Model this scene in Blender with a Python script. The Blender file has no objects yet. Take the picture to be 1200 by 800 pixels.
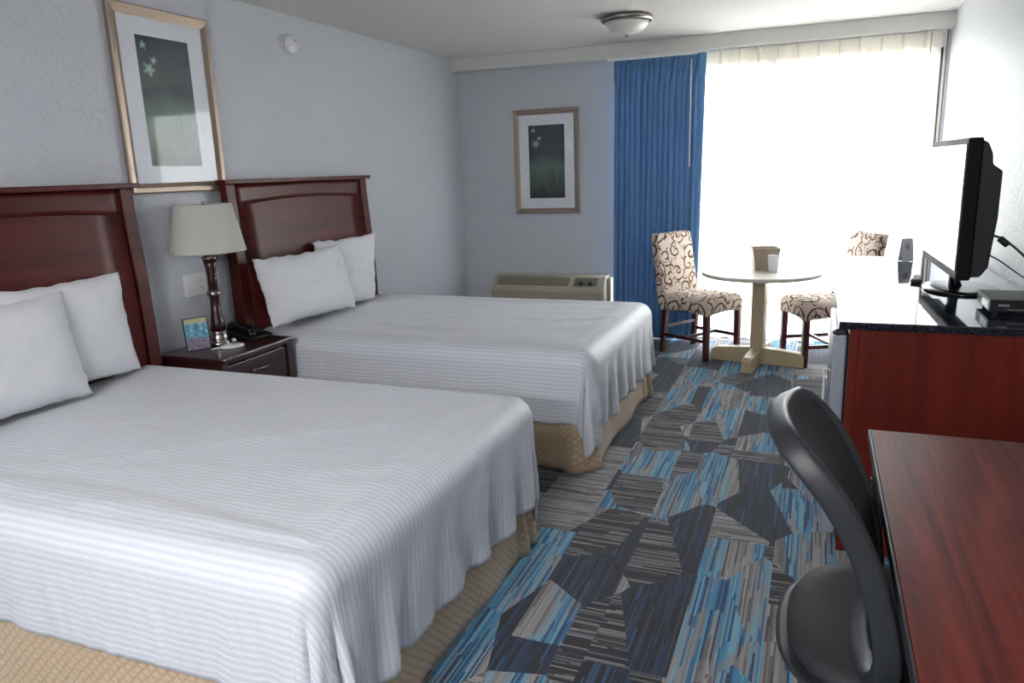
import bpy, bmesh, math, random
from math import sin, cos, pi, sqrt, atan2, radians as rad, exp
from mathutils import Vector, Matrix, noise as mnoise
random.seed(7)
S = bpy.context.scene
COL = S.collection

# ------------------------------------------------------------------ camera
YAW, PITCH, ROLL, FPX, CAMH = 0.38904, -0.22566, -0.03494, 871.27, 1.47
fw = Vector((-sin(YAW)*cos(PITCH), cos(YAW)*cos(PITCH), sin(PITCH)))
rt0 = Vector((cos(YAW), sin(YAW), 0)); up0 = rt0.cross(fw)
rt = cos(ROLL)*rt0 + sin(ROLL)*up0; up = -sin(ROLL)*rt0 + cos(ROLL)*up0
cd = bpy.data.cameras.new('camera'); cam = bpy.data.objects.new('camera', cd); COL.objects.link(cam)
cd.sensor_width = 36; cd.lens = FPX/1200*36; cd.clip_start = 0.02
cam.matrix_world = Matrix(((rt.x, up.x, -fw.x, 0), (rt.y, up.y, -fw.y, 0), (rt.z, up.z, -fw.z, CAMH), (0, 0, 0, 1)))
S.camera = cam

# ------------------------------------------------------------------ exposure, daylight
S.view_settings.view_transform = 'Standard'; S.view_settings.look = 'None'
S.view_settings.exposure = 0.82; S.view_settings.gamma = 1.0; S.view_settings.use_curve_mapping = False
SKY = 8.8
sl_ = bpy.data.lights.new('sun', 'SUN'); sl_.energy = 75; sl_.angle = rad(0.6); sl_.color = (1.0, 0.96, 0.9)
so_ = bpy.data.objects.new('sun', sl_); COL.objects.link(so_); so_.rotation_euler = (rad(40), 0, rad(-12))   # high sun behind the building: it lights the pavement outside, not the room
w = bpy.data.worlds.new('sky'); S.world = w; w.use_nodes = True
bgn = w.node_tree.nodes['Background']
bgn.inputs[0].default_value = (0.87, 0.94, 1.0, 1); bgn.inputs[1].default_value = SKY

def area(name, loc, size, sizey, power, color, rot, portal=False):
    l = bpy.data.lights.new(name, 'AREA'); l.shape = 'RECTANGLE'; l.size = size; l.size_y = sizey
    l.energy = power; l.color = color
    if portal: l.cycles.is_portal = True
    o = bpy.data.objects.new(name, l); COL.objects.link(o); o.location = loc; o.rotation_euler = rot
    return o
XL, XR, YB, YN, ZC = -3.09, 0.84, 6.46, -1.6, 2.455       # room: left, right, window wall, near wall, ceiling
WX0, WX1, WZ = -1.60, 0.80, 2.235                        # window opening
area('sky_portal', ((WX0+WX1)/2, YB+0.20, WZ/2), WX1-WX0, WZ, 1, (1, 1, 1), (rad(90), 0, pi), portal=True)

# ------------------------------------------------------------------ helpers
def lin(c): 
    c = c/255.0
    return c/12.92 if c <= 0.04045 else ((c+0.055)/1.055)**2.4
def rgb(r, g, b): return (lin(r), lin(g), lin(b), 1)

class NT:
    def __init__(s, name):
        s.m = bpy.data.materials.new(name); s.m.use_nodes = True; s.t = s.m.node_tree
        s.p = s.t.nodes['Principled BSDF']; s.out = s.t.nodes['Material Output']
    def n(s, typ, **kw):
        nd = s.t.nodes.new(typ)
        for k, v in kw.items():
            if k.startswith('i_'):
                key = k[2:]; nd.inputs[int(key) if key.isdigit() else key.replace('_', ' ')].default_value = v
            else: setattr(nd, k, v)
        return nd
    def l(s, a, b): s.t.links.new(a, b)
    def put(s, sock, v):
        if hasattr(v, 'links') or isinstance(v, bpy.types.NodeSocket): s.l(v, sock)
        else: sock.default_value = v
    def math(s, op, a, b=0.0, c=0.0):
        nd = s.t.nodes.new('ShaderNodeMath'); nd.operation = op
        s.put(nd.inputs[0], a); s.put(nd.inputs[1], b); s.put(nd.inputs[2], c); return nd.outputs[0]
    def mix(s, f, a, b):
        nd = s.t.nodes.new('ShaderNodeMix'); nd.data_type = 'RGBA'
        s.put(nd.inputs[0], f); s.put(nd.inputs[6], a); s.put(nd.inputs[7], b); return nd.outputs[2]
    def coord(s, kind='UV'): return s.n('ShaderNodeTexCoord').outputs[kind]
    def mapping(s, v, scale=(1, 1, 1), loc=(0, 0, 0), rot=(0, 0, 0)):
        nd = s.n('ShaderNodeMapping'); s.l(v, nd.inputs[0]); nd.inputs[1].default_value = loc
        nd.inputs[2].default_value = rot; nd.inputs[3].default_value = scale; return nd.outputs[0]
    def noise(s, v, scale, detail=2.0, rough=0.5, dist=0.0, dim='3D'):
        nd = s.n('ShaderNodeTexNoise', noise_dimensions=dim); s.l(v, nd.inputs['Vector'])
        nd.inputs['Scale'].default_value = scale; nd.inputs['Detail'].default_value = detail
        nd.inputs['Roughness'].default_value = rough; nd.inputs['Distortion'].default_value = dist
        return nd.outputs[0]
    def ramp(s, f, stops, interp='LINEAR'):
        nd = s.n('ShaderNodeValToRGB'); s.l(f, nd.inputs[0]); cr = nd.color_ramp; cr.interpolation = interp
        while len(cr.elements) < len(stops): cr.elements.new(0.5)
        for e, (p, c) in zip(cr.elements, stops): e.position = p; e.color = c
        return nd.outputs[0]
    def bump(s, h, strength, dist=0.01):
        nd = s.n('ShaderNodeBump'); s.put(nd.inputs['Height'], h)
        nd.inputs['Strength'].default_value = strength; nd.inputs['Distance'].default_value = dist
        s.l(nd.outputs[0], s.p.inputs['Normal']); return nd
    def base(s, v): s.put(s.p.inputs['Base Color'], v)
    def rough(s, v): s.put(s.p.inputs['Roughness'], v)

def plain(name, col, rough=0.5, metal=0.0, coat=0.0, var=0.06, vs=20.0, bump=0.0, bs=200.0, spec=None):
    t = NT(name); v = t.coord('Object')
    n = t.noise(v, vs, 3)
    c2 = tuple(min(1, x*(1+var)) for x in col[:3])+(1,); c1 = tuple(x*(1-var) for x in col[:3])+(1,)
    t.base(t.mix(n, c1, c2)); t.rough(rough); t.p.inputs['Metallic'].default_value = metal
    t.p.inputs['Coat Weight'].default_value = coat
    if spec is not None: t.p.inputs['Specular IOR Level'].default_value = spec
    if bump: t.bump(t.noise(v, bs, 2), bump, 0.002)
    return t.m

def wood(name, c1, c2, c3, rough=0.3, coat=0.3, axis=0, scale=1.0, fig=1.0, spec=0.5):
    t = NT(name); t.p.inputs['Specular IOR Level'].default_value = spec; v = t.coord('Object')
    sc = [14*scale, 14*scale, 14*scale]; sc[axis] = 0.9*scale
    m = t.mapping(v, tuple(sc))
    n = t.noise(m, 1.0, 6, 0.6, 1.2*fig)
    sc2 = [90*scale]*3; sc2[axis] = 3*scale
    n2 = t.noise(t.mapping(v, tuple(sc2)), 1.0, 3)
    f = t.math('ADD', t.math('MULTIPLY', n, 0.8), t.math('MULTIPLY', n2, 0.25))
    t.base(t.ramp(f, [(0.36, c1), (0.52, c2), (0.68, c3)])); t.rough(rough)
    t.p.inputs['Coat Weight'].default_value = coat; t.p.inputs['Coat Roughness'].default_value = 0.25
    return t.m

# ---- mesh builder
class MB:
    def __init__(s): s.bm = bmesh.new(); s.uv = s.bm.loops.layers.uv.new('UVMap'); s.keep = False
    def _join(s, tmp, M=None):
        if M is not None: bmesh.ops.transform(tmp, matrix=M, verts=tmp.verts)
        vm = {}
        for v in tmp.verts: vm[v.index] = s.bm.verts.new(v.co)
        for f in tmp.faces:
            try: nf = s.bm.faces.new([vm[v.index] for v in f.verts]); nf.smooth = f.smooth; nf.material_index = f.material_index
            except ValueError: pass
        tmp.free()
    def box(s, x0, x1, y0, y1, z0, z1, bev=0.0, M=None, seg=2, mi=0):
        t = bmesh.new(); bmesh.ops.create_cube(t, size=1)
        for v in t.verts:
            v.co = Vector(((x0+x1)/2+v.co.x*(x1-x0), (y0+y1)/2+v.co.y*(y1-y0), (z0+z1)/2+v.co.z*(z1-z0)))
        if bev: bmesh.ops.bevel(t, geom=t.edges[:], offset=bev, segments=seg, affect='EDGES', profile=0.5)
        for f in t.faces: f.material_index = mi
        t.verts.index_update(); s._join(t, M); return s
    def lathe(s, prof, seg=48, c=(0, 0, 0), M=None, cap0=True, cap1=True, mi=0):
        t = bmesh.new(); rings = []
        for r, z in prof:
            rings.append([t.verts.new((c[0]+r*cos(2*pi*k/seg), c[1]+r*sin(2*pi*k/seg), c[2]+z)) for k in range(seg)])
        for a, b in zip(rings, rings[1:]):
            for k in range(seg):
                f = t.faces.new([a[k], a[(k+1) % seg], b[(k+1) % seg], b[k]]); f.smooth = True
        if cap0: t.faces.new(list(reversed(rings[0])))
        if cap1: t.faces.new(rings[-1])
        for f in t.faces: f.material_index = mi
        t.verts.index_update(); s._join(t, M); return s
    def tube(s, pts, r, seg=10, closed=False, flat=None, M=None, mi=0, sq=1.0):
        """swept tube; r number or list; flat=(normal vector, ratio) squashes the section"""
        t = bmesh.new(); P = [Vector(p) for p in pts]; n = len(P); rings = []
        R = r if isinstance(r, (list, tuple)) else [r]*n
        prev = None
        for i in range(n):
            if closed: d = (P[(i+1) % n]-P[i-1]).normalized()
            else: d = (P[min(i+1, n-1)]-P[max(i-1, 0)]).normalized()
            if flat: a = Vector(flat[0]); a = (a-d*a.dot(d)).normalized()
            elif prev is None:
                a = Vector((0, 0, 1)) if abs(d.z) < .9 else Vector((1, 0, 0)); a = (a-d*a.dot(d)).normalized()
            else: a = (prev-d*prev.dot(d)).normalized()
            prev = a; b = d.cross(a); q = flat[1] if flat else 1.0
            pw = lambda c: (abs(c)**sq)*(1 if c >= 0 else -1)
            rings.append([t.verts.new(P[i]+(a*pw(cos(2*pi*k/seg))*R[i]*q+b*pw(sin(2*pi*k/seg))*R[i])) for k in range(seg)])
        rng = range(n if closed else n-1)
        for i in rng:
            A, B = rings[i], rings[(i+1) % n]
            for k in range(seg):
                f = t.faces.new([A[k], A[(k+1) % seg], B[(k+1) % seg], B[k]]); f.smooth = True
        if not closed: t.faces.new(list(reversed(rings[0]))); t.faces.new(rings[-1])
        for f in t.faces: f.material_index = mi
        t.verts.index_update(); s._join(t, M); return s
    def prism(s, poly, d0, d1, axis='y', bev=0.0, M=None, mi=0):
        t = bmesh.new()
        def mk(p, d):
            if axis == 'y': return (p[0], d, p[1])
            if axis == 'x': return (d, p[0], p[1])
            return (p[0], p[1], d)
        a = [t.verts.new(mk(p, d0)) for p in poly]; b = [t.verts.new(mk(p, d1)) for p in poly]
        t.faces.new(a); t.faces.new(list(reversed(b)))
        for i in range(len(poly)): t.faces.new([a[i], b[i], b[(i+1) % len(poly)], a[(i+1) % len(poly)]])
        bmesh.ops.recalc_face_normals(t, faces=t.faces)
        if bev: bmesh.ops.bevel(t, geom=t.edges[:], offset=bev, segments=2, affect='EDGES', profile=0.5)
        for f in t.faces: f.material_index = mi
        t.verts.index_update(); s._join(t, M); return s
    def grid(s, fn, nu, nv, smooth=True, uv=None, mi=0):
        vs = [[s.bm.verts.new(fn(i/nu, j/nv)) for j in range(nv+1)] for i in range(nu+1)]
        for i in range(nu):
            for j in range(nv):
                f = s.bm.faces.new([vs[i][j], vs[i+1][j], vs[i+1][j+1], vs[i][j+1]]); f.smooth = smooth; f.material_index = mi
                if uv:
                    for lp, (a, b) in zip(f.loops, ((i, j), (i+1, j), (i+1, j+1), (i, j+1))): lp[s.uv].uv = uv(a/nu, b/nv)
        s.keep = bool(uv); return s
    def build(s, name, mats, parent=None, smooth_angle=None, loc=None):
        bm = s.bm
        if not s.keep:
            bm.normal_update()
            for f in bm.faces:
                n = f.normal; ax = max(range(3), key=lambda k: abs(n[k]))
                for lp in f.loops:
                    c = lp.vert.co
                    lp[s.uv].uv = ((c.y, c.z), (c.x, c.z), (c.x, c.y))[ax]
        me = bpy.data.meshes.new(name); bm.to_mesh(me); bm.free()
        for m in (mats if isinstance(mats, (list, tuple)) else [mats]): me.materials.append(m)
        o = bpy.data.objects.new(name, me); COL.objects.link(o)
        if parent: o.parent = parent
        if loc: o.location = loc
        return o

def smooth(o, lv=2, lr=None):
    m = o.modifiers.new('sub', 'SUBSURF'); m.levels = lv; m.render_levels = lr or lv
    for p in o.data.polygons: p.use_smooth = True
    return o
def solid(o, th, off=0):
    m = o.modifiers.new('sol', 'SOLIDIFY'); m.thickness = th; m.offset = off; return o
def tag(o, label=None, cat=None, group=None, kind=None):
    if label: o['label'] = label
    if cat: o['category'] = cat
    if group: o['group'] = group
    if kind: o['kind'] = kind
    return o
def thing(name, label, cat, loc=(0, 0, 0), rz=0, group=None):
    o = bpy.data.objects.new(name, None); COL.objects.link(o); o.location = loc; o.rotation_euler = (0, 0, rz)
    o.empty_display_size = 0.1
    return tag(o, label, cat, group)
def struct(name, mb, mats): return tag(mb.build(name, mats), kind='structure')
def dup(root, loc, rz, label, group=None):
    r = root.copy(); COL.objects.link(r); r.location = loc; r.rotation_euler = (0, 0, rz); r['label'] = label
    def rec(a, b):
        for ch in list(a.children):
            c = ch.copy(); COL.objects.link(c); c.parent = b; rec(ch, c)
    rec(root, r); return r
def fbm(x, y, z, o=4):
    v = 0; a = 1
    for _ in range(o):
        v += a*mnoise.noise(Vector((x, y, z))); x *= 2.03; y *= 2.03; z *= 2.03; a *= 0.5
    return v

# ------------------------------------------------------------------ materials
def m_wall():
    t = NT('blue_grey_plaster'); v = t.coord('Object')
    t.base(t.mix(t.noise(v, 1.3, 3), rgb(190, 194, 201), rgb(198, 201, 207))); t.rough(0.5)
    n = t.noise(v, 34, 4, 0.6); n2 = t.noise(v, 110, 2)
    h = t.math('ADD', t.math('SMOOTH_MIN', t.math('MULTIPLY', n, 2.0), 1.05, 0.1), t.math('MULTIPLY', n2, 0.25))
    t.bump(h, 0.8, 0.007); return t.m
def m_ceiling():
    t = NT('textured_ceiling_paint'); v = t.coord('Object')
    t.base(t.mix(t.noise(v, 170, 2), rgb(216, 213, 210), rgb(240, 237, 234))); t.rough(0.9)
    t.bump(t.noise(v, 85, 3, 0.75), 1.0, 0.012); return t.m
def m_carpet():
    t = NT('patchwork_striped_carpet'); v = t.coord('Object')
    sep = t.n('ShaderNodeSeparateXYZ'); t.l(v, sep.inputs[0]); X, Y = sep.outputs[0], sep.outputs[1]
    # angular shards, cut again by the straight seams of carpet planks
    vec = t.n('ShaderNodeCombineXYZ'); t.l(t.math('ADD', t.math('MULTIPLY', X, 1.15), 0.37), vec.inputs[0]); t.l(t.math('MULTIPLY', Y, 0.72), vec.inputs[1])
    vor = t.n('ShaderNodeTexVoronoi', voronoi_dimensions='2D', feature='F1'); t.l(vec.outputs[0], vor.inputs['Vector'])
    vor.inputs['Scale'].default_value = 3.3; vor.inputs['Randomness'].default_value = 1.0
    tileX = t.math('FLOOR', t.math('DIVIDE', t.math('ADD', X, 0.08), 0.255))
    rowoff = t.n('ShaderNodeTexWhiteNoise', noise_dimensions='1D'); t.l(tileX, rowoff.inputs['W'])
    tileY = t.math('FLOOR', t.math('DIVIDE', t.math('ADD', Y, rowoff.outputs[0]), 1.0))
    sc = t.n('ShaderNodeSeparateColor'); t.l(vor.outputs['Color'], sc.inputs[0])
    cid = t.n('ShaderNodeCombineXYZ'); t.l(sc.outputs[0], cid.inputs[0]); t.l(t.math('MULTIPLY', tileX, 0.371), cid.inputs[1]); t.l(t.math('MULTIPLY', tileY, 0.173), cid.inputs[2])
    wn = t.n('ShaderNodeTexWhiteNoise', noise_dimensions='3D'); t.l(cid.outputs[0], wn.inputs['Vector'])
    ws = t.n('ShaderNodeSeparateColor'); t.l(wn.outputs['Color'], ws.inputs[0])
    rb, rc = ws.outputs[1], ws.outputs[2]; ra = ws.outputs[0]
    horiz = t.math('GREATER_THAN', ra, 0.73)
    swap = t.n('ShaderNodeMix', data_type='VECTOR'); t.l(horiz, swap.inputs[0])
    c1 = t.n('ShaderNodeCombineXYZ'); t.l(X, c1.inputs[0]); t.l(Y, c1.inputs[1])
    c2 = t.n('ShaderNodeCombineXYZ'); t.l(Y, c2.inputs[0]); t.l(X, c2.inputs[1])
    t.l(c1.outputs[0], swap.inputs[4]); t.l(c2.outputs[0], swap.inputs[5])
    q = t.n('ShaderNodeSeparateXYZ'); t.l(swap.outputs[1], q.inputs[0]); A, B = q.outputs[0], q.outputs[1]
    # yarn rows 8 mm wide; every yarn changes colour at its own places along its length
    row = t.math('FLOOR', t.math('DIVIDE', A, 0.0072))
    rw = t.n('ShaderNodeTexWhiteNoise', noise_dimensions='1D'); t.l(row, rw.inputs['W'])
    seg = t.math('FLOOR', t.math('MULTIPLY_ADD', B, 3.6, t.math('MULTIPLY', rw.outputs[0], 7.0)))
    rs = t.n('ShaderNodeCombineXYZ'); t.l(row, rs.inputs[0]); t.l(seg, rs.inputs[1]); t.l(t.math('FLOOR', t.math('MULTIPLY', rb, 9.0)), rs.inputs[2])
    wv = t.n('ShaderNodeTexWhiteNoise', noise_dimensions='3D'); t.l(rs.outputs[0], wv.inputs['Vector'])
    s1 = wv.outputs['Value']
    gv = t.n('ShaderNodeCombineXYZ'); t.l(t.math('MULTIPLY', A, 9.0), gv.inputs[0]); t.l(t.math('MULTIPLY_ADD', B, 0.8, t.math('MULTIPLY', rb, 9.0)), gv.inputs[1])
    g = t.noise(gv.outputs[0], 1.0, 1)
    navy = t.ramp(s1, [(0.0, rgb(12, 18, 32)), (0.30, rgb(20, 34, 60)), (0.55, rgb(24, 50, 84)), (0.78, rgb(14, 18, 28)), (0.90, rgb(62, 60, 66)), (0.96, rgb(36, 84, 122))], 'CONSTANT')
    teal = t.ramp(s1, [(0.0, rgb(66, 136, 172)), (0.28, rgb(118, 168, 192)), (0.48, rgb(38, 110, 156)), (0.64, rgb(134, 146, 154)), (0.80, rgb(30, 66, 104)), (0.92, rgb(84, 158, 194))], 'CONSTANT')
    grey = t.ramp(s1, [(0.0, rgb(128, 126, 127)), (0.30, rgb(150, 147, 145)), (0.52, rgb(108, 100, 99)), (0.72, rgb(164, 162, 162)), (0.90, rgb(74, 74, 82))], 'CONSTANT')
    dark = t.ramp(s1, [(0.0, rgb(24, 24, 33)), (0.30, rgb(106, 104, 108)), (0.48, rgb(40, 40, 50)), (0.66, rgb(136, 133, 134)), (0.82, rgb(60, 54, 58)), (0.93, rgb(18, 18, 26))], 'CONSTANT')
    light = t.mix(t.math('GREATER_THAN', t.math('ADD', g, t.math('MULTIPLY', t.math('SUBTRACT', s1, 0.5), 0.12)), 0.475), grey, teal)
    c = t.mix(t.math('GREATER_THAN', rc, 0.40), navy, light)
    c = t.mix(horiz, c, t.mix(t.math('GREATER_THAN', rc, 0.60), dark, grey))
    pile = t.noise(v, 420, 2)
    t.base(t.mix(t.math('MULTIPLY', pile, 0.30), c, (0.01, 0.01, 0.012, 1))); t.rough(0.95)
    t.p.inputs['Sheen Weight'].default_value = 0.15
    t.bump(pile, 0.5, 0.004); return t.m
def m_sheet():
    t = NT('white_satin_stripe_cotton'); uv = t.coord('UV'); sep = t.n('ShaderNodeSeparateXYZ'); t.l(uv, sep.inputs[0])
    b = sep.outputs[1]
    w_ = t.math('SINE', t.math('MULTIPLY', b, 2*pi/0.020))
    st = t.math('SMOOTH_MAX', t.math('MULTIPLY', w_, 1.0), -0.2, 0.5)
    f = t.math('MULTIPLY_ADD', w_, 0.5, 0.5)
    t.base(t.mix(f, rgb(198, 201, 209), rgb(215, 218, 226)))
    t.put(t.p.inputs['Roughness'], t.math('MULTIPLY_ADD', f, -0.22, 0.62))
    t.p.inputs['Sheen Weight'].default_value = 0.25
    v = t.coord('Object')
    h = t.math('ADD', t.math('MULTIPLY', st, 0.07), t.math('MULTIPLY', t.noise(t.mapping(v, (1, 1.7, 1)), 13, 4, 0.6, 0.6), 1.0))
    t.bump(h, 0.45, 0.008); return t.m
def m_pillow():
    t = NT('white_pillowcase_cotton'); v = t.coord('Object')
    t.base(t.mix(t.noise(v, 5, 3), rgb(210, 212, 217), rgb(220, 222, 226))); t.rough(0.75)
    t.p.inputs['Sheen Weight'].default_value = 0.3
    t.bump(t.noise(v, 5, 2, 0.5, 0.5), 0.25, 0.02); return t.m
def m_quilt():
    t = NT('beige_quilted_skirt_fabric'); uv = t.coord('UV'); sep = t.n('ShaderNodeSeparateXYZ'); t.l(uv, sep.inputs[0])
    n = t.noise(uv, 9, 2, 0.5)
    u_ = t.math('ADD', sep.outputs[0], t.math('MULTIPLY', n, 0.03)); v_ = sep.outputs[1]
    a = t.math('ABSOLUTE', t.math('SINE', t.math('MULTIPLY', t.math('ADD', u_, v_), pi/0.034)))
    b = t.math('ABSOLUTE', t.math('SINE', t.math('MULTIPLY', t.math('SUBTRACT', u_, v_), pi/0.034)))
    q = t.math('POWER', t.math('MINIMUM', a, b), 0.45)
    t.base(t.mix(q, rgb(164, 140, 112), rgb(196, 172, 142))); t.rough(0.62)
    t.p.inputs['Sheen Weight'].default_value = 0.3
    t.bump(t.math('ADD', q, t.math('MULTIPLY', t.noise(uv, 30, 3), 0.5)), 0.5, 0.006); return t.m
def m_scroll():
    t = NT('cream_fabric_with_brown_scrolls'); uv = t.coord('UV')
    wob = t.n('ShaderNodeTexNoise', noise_dimensions='2D'); t.l(uv, wob.inputs['Vector']); wob.inputs['Scale'].default_value = 14
    wv = t.n('ShaderNodeVectorMath', operation='MULTIPLY_ADD'); t.l(wob.outputs['Color'], wv.inputs[0]); wv.inputs[1].default_value = (0.03, 0.03, 0); t.l(uv, wv.inputs[2])
    def layer(scale, off, turns, wid, R):
        mp = t.mapping(wv.outputs[0], (scale, scale, 1), (off, off*1.7, 0))
        vor = t.n('ShaderNodeTexVoronoi', voronoi_dimensions='2D'); t.l(mp, vor.inputs['Vector']); vor.inputs['Scale'].default_value = 1.0; vor.inputs['Randomness'].default_value = 0.75
        d = t.n('ShaderNodeVectorMath', operation='SUBTRACT'); t.l(mp, d.inputs[0]); t.l(vor.outputs['Position'], d.inputs[1])
        s = t.n('ShaderNodeSeparateXYZ'); t.l(d.outputs[0], s.inputs[0])
        sc = t.n('ShaderNodeSeparateColor'); t.l(vor.outputs['Color'], sc.inputs[0])
        sgn = t.math('MULTIPLY_ADD', t.math('GREATER_THAN', sc.outputs[1], 0.5), 2.0, -1.0)
        ang = t.math('MULTIPLY', t.math('DIVIDE', t.math('ARCTAN2', s.outputs[1], s.outputs[0]), 2*pi), sgn)
        r = vor.outputs['Distance']
        ph = t.math('FRACT', t.math('ADD', t.math('ADD', ang, t.math('MULTIPLY', r, turns)), sc.outputs[0]))
        dist = t.math('ABSOLUTE', t.math('SUBTRACT', ph, 0.5))
        # keep line width in metres: radial spacing is 1/turns
        return t.math('MULTIPLY', t.math('LESS_THAN', dist, wid), t.math('LESS_THAN', r, R))
    L1 = layer(8.0, 0.0, 2.3, 0.125, 0.62)
    L2 = layer(11.0, 5.3, 1.7, 0.09, 0.36)
    k = t.math('MAXIMUM', L1, L2)
    t.base(t.mix(k, rgb(200, 186, 172), rgb(84, 46, 32))); t.rough(0.9)
    t.bump(t.noise(t.coord('Object'), 300, 2), 0.3, 0.002); return t.m
def m_sheer(head=False):
    t = NT('cream_sheer_header_fabric' if head else 'white_sheer_voile')
    tr = t.n('ShaderNodeBsdfTransparent'); tr.inputs[0].default_value = (1, 1, 1, 1)
    tl = t.n('ShaderNodeBsdfTranslucent'); tl.inputs[0].default_value = rgb(240, 238, 232) if not head else rgb(226, 220, 204)
    df = t.n('ShaderNodeBsdfDiffuse'); df.inputs[0].default_value = rgb(240, 238, 234)
    v = t.coord('Object'); th = t.noise(t.mapping(v, (400, 400, 60)), 1.0, 1)
    m1 = t.n('ShaderNodeMixShader'); m1.inputs[0].default_value = 0.35; t.l(tl.outputs[0], m1.inputs[1]); t.l(df.outputs[0], m1.inputs[2])
    m2 = t.n('ShaderNodeMixShader'); t.l(t.math('MULTIPLY_ADD', th, 0.1, 0.80 if head else 0.58), m2.inputs[0])
    t.l(tr.outputs[0], m2.inputs[1]); t.l(m1.outputs[0], m2.inputs[2]); t.l(m2.outputs[0], t.out.inputs[0])
    return t.m
def m_blue():
    t = NT('blue_drapery_fabric'); v = t.coord('Object')
    col = t.mix(t.noise(t.mapping(v, (60, 60, 1.2)), 1.0, 4), rgb(70, 116, 168), rgb(102, 152, 200))
    t.base(col); t.rough(0.7); t.p.inputs['Sheen Weight'].default_value = 0.3
    tl = t.n('ShaderNodeBsdfTranslucent'); t.l(col, tl.inputs[0])
    mx = t.n('ShaderNodeMixShader'); mx.inputs[0].default_value = 0.12; t.l(t.p.outputs[0], mx.inputs[1]); t.l(tl.outputs[0], mx.inputs[2])
    t.l(mx.outputs[0], t.out.inputs[0])
    t.bump(t.noise(t.mapping(v, (500, 500, 200)), 1.0, 1), 0.2, 0.001); return t.m
def m_glass(name='clear_glass', col=(1, 1, 1, 1)):
    t = NT(name); tr = t.n('ShaderNodeBsdfTransparent'); tr.inputs[0].default_value = col
    gl = t.n('ShaderNodeBsdfGlossy'); gl.inputs['Roughness'].default_value = 0.02
    fr = t.n('ShaderNodeFresnel'); fr.inputs[0].default_value = 1.45
    ge = t.n('ShaderNodeNewGeometry'); fo = t.math('MULTIPLY', fr.outputs[0], t.math('SUBTRACT', 1.0, ge.outputs['Backfacing']))
    mx = t.n('ShaderNodeMixShader'); t.l(fo, mx.inputs[0]); t.l(tr.outputs[0], mx.inputs[1]); t.l(gl.outputs[0], mx.inputs[2])
    t.l(mx.outputs[0], t.out.inputs[0]); return t.m
def m_print():
    """flat art print: pale blossoms at the top of a dark teal field, grass blades at the foot (UV 0..1)"""
    t = NT('botanical_print'); uv = t.coord('UV'); s = t.n('ShaderNodeSeparateXYZ'); t.l(uv, s.inputs[0]); U, V = s.outputs[0], s.outputs[1]
    base = t.ramp(t.math('ADD', V, t.math('MULTIPLY', t.math('SUBTRACT', t.noise(uv, 2.5, 4), 0.5), 0.25)),
                  [(0.0, rgb(36, 46, 44)), (0.22, rgb(72, 96, 86)), (0.42, rgb(84, 110, 104)), (0.6, rgb(44, 58, 66)), (1.0, rgb(42, 56, 66))])
    # blades radiating from the lower right
    du = t.math('SUBTRACT', U, 0.72); dv = t.math('ADD', V, 0.12)
    ang = t.math('ARCTAN2', du, dv); rr = t.math('SQRT', t.math('ADD', t.math('MULTIPLY', du, du), t.math('MULTIPLY', dv, dv)))
    cmb = t.n('ShaderNodeCombineXYZ'); t.l(t.math('MULTIPLY', ang, 16.0), cmb.inputs[0]); t.l(t.math('MULTIPLY', rr, 1.2), cmb.inputs[1])
    bl = t.noise(cmb.outputs[0], 1.0, 2, 0.5)
    fade = t.math('MULTIPLY', t.math('GREATER_THAN', bl, 0.56), t.math('SMOOTH_MIN', t.math('MULTIPLY', t.math('SUBTRACT', 0.62, rr), 5.0), 1.0, 0.1))
    fade = t.math('MAXIMUM', fade, 0.0)
    c = t.mix(t.math('MULTIPLY', fade, 0.8), base, rgb(14, 20, 22))
    def blossom(c, u0, v0, r0, ph):
        a = t.math('SUBTRACT', U, u0); b = t.math('MULTIPLY', t.math('SUBTRACT', V, v0), 2.1)
        r = t.math('SQRT', t.math('ADD', t.math('MULTIPLY', a, a), t.math('MULTIPLY', b, b)))
        th = t.math('ARCTAN2', b, a)
        pet = t.math('MULTIPLY_ADD', t.math('SINE', t.math('MULTIPLY_ADD', th, 5.0, ph)), 0.2, 0.8)
        pet = t.math('MULTIPLY', pet, t.math('MULTIPLY_ADD', t.noise(uv, 26, 3), 1.6, 0.2))
        k = t.math('MAXIMUM', t.math('SUBTRACT', 1.0, t.math('DIVIDE', r, t.math('MULTIPLY', pet, r0))), 0.0)
        return t.mix(t.math('MINIMUM', t.math('MULTIPLY', k, 1.1), 0.8), c, rgb(172, 205, 200))
    c = blossom(c, 0.13, 0.93, 0.085, 0.3); c = blossom(c, 0.30, 0.82, 0.08, 1.4); c = blossom(c, 0.20, 0.75, 0.14, 2.2)
    t.base(c); t.rough(0.5); return t.m
def m_brochure():
    t = NT('travel_card_print'); uv = t.coord('UV'); s = t.n('ShaderNodeSeparateXYZ'); t.l(uv, s.inputs[0])
    low = t.ramp(t.noise(uv, 7, 4, 0.7), [(0.3, rgb(80, 62, 88)), (0.45, rgb(168, 160, 178)), (0.55, rgb(120, 96, 110)), (0.7, rgb(196, 190, 200))])
    upp = t.ramp(t.noise(uv, 5, 4, 0.7), [(0.3, rgb(40, 110, 140)), (0.5, rgb(110, 175, 200)), (0.65, rgb(205, 225, 232))])
    c = t.mix(t.math('GREATER_THAN', t.math('ADD', s.outputs[1], t.math('MULTIPLY', t.noise(uv, 4, 2), 0.3)), 0.52), low, upp)
    c = t.mix(t.math('GREATER_THAN', s.outputs[1], 0.84), c, rgb(205, 196, 158))
    t.base(c); t.rough(0.35); return t.m
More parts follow.
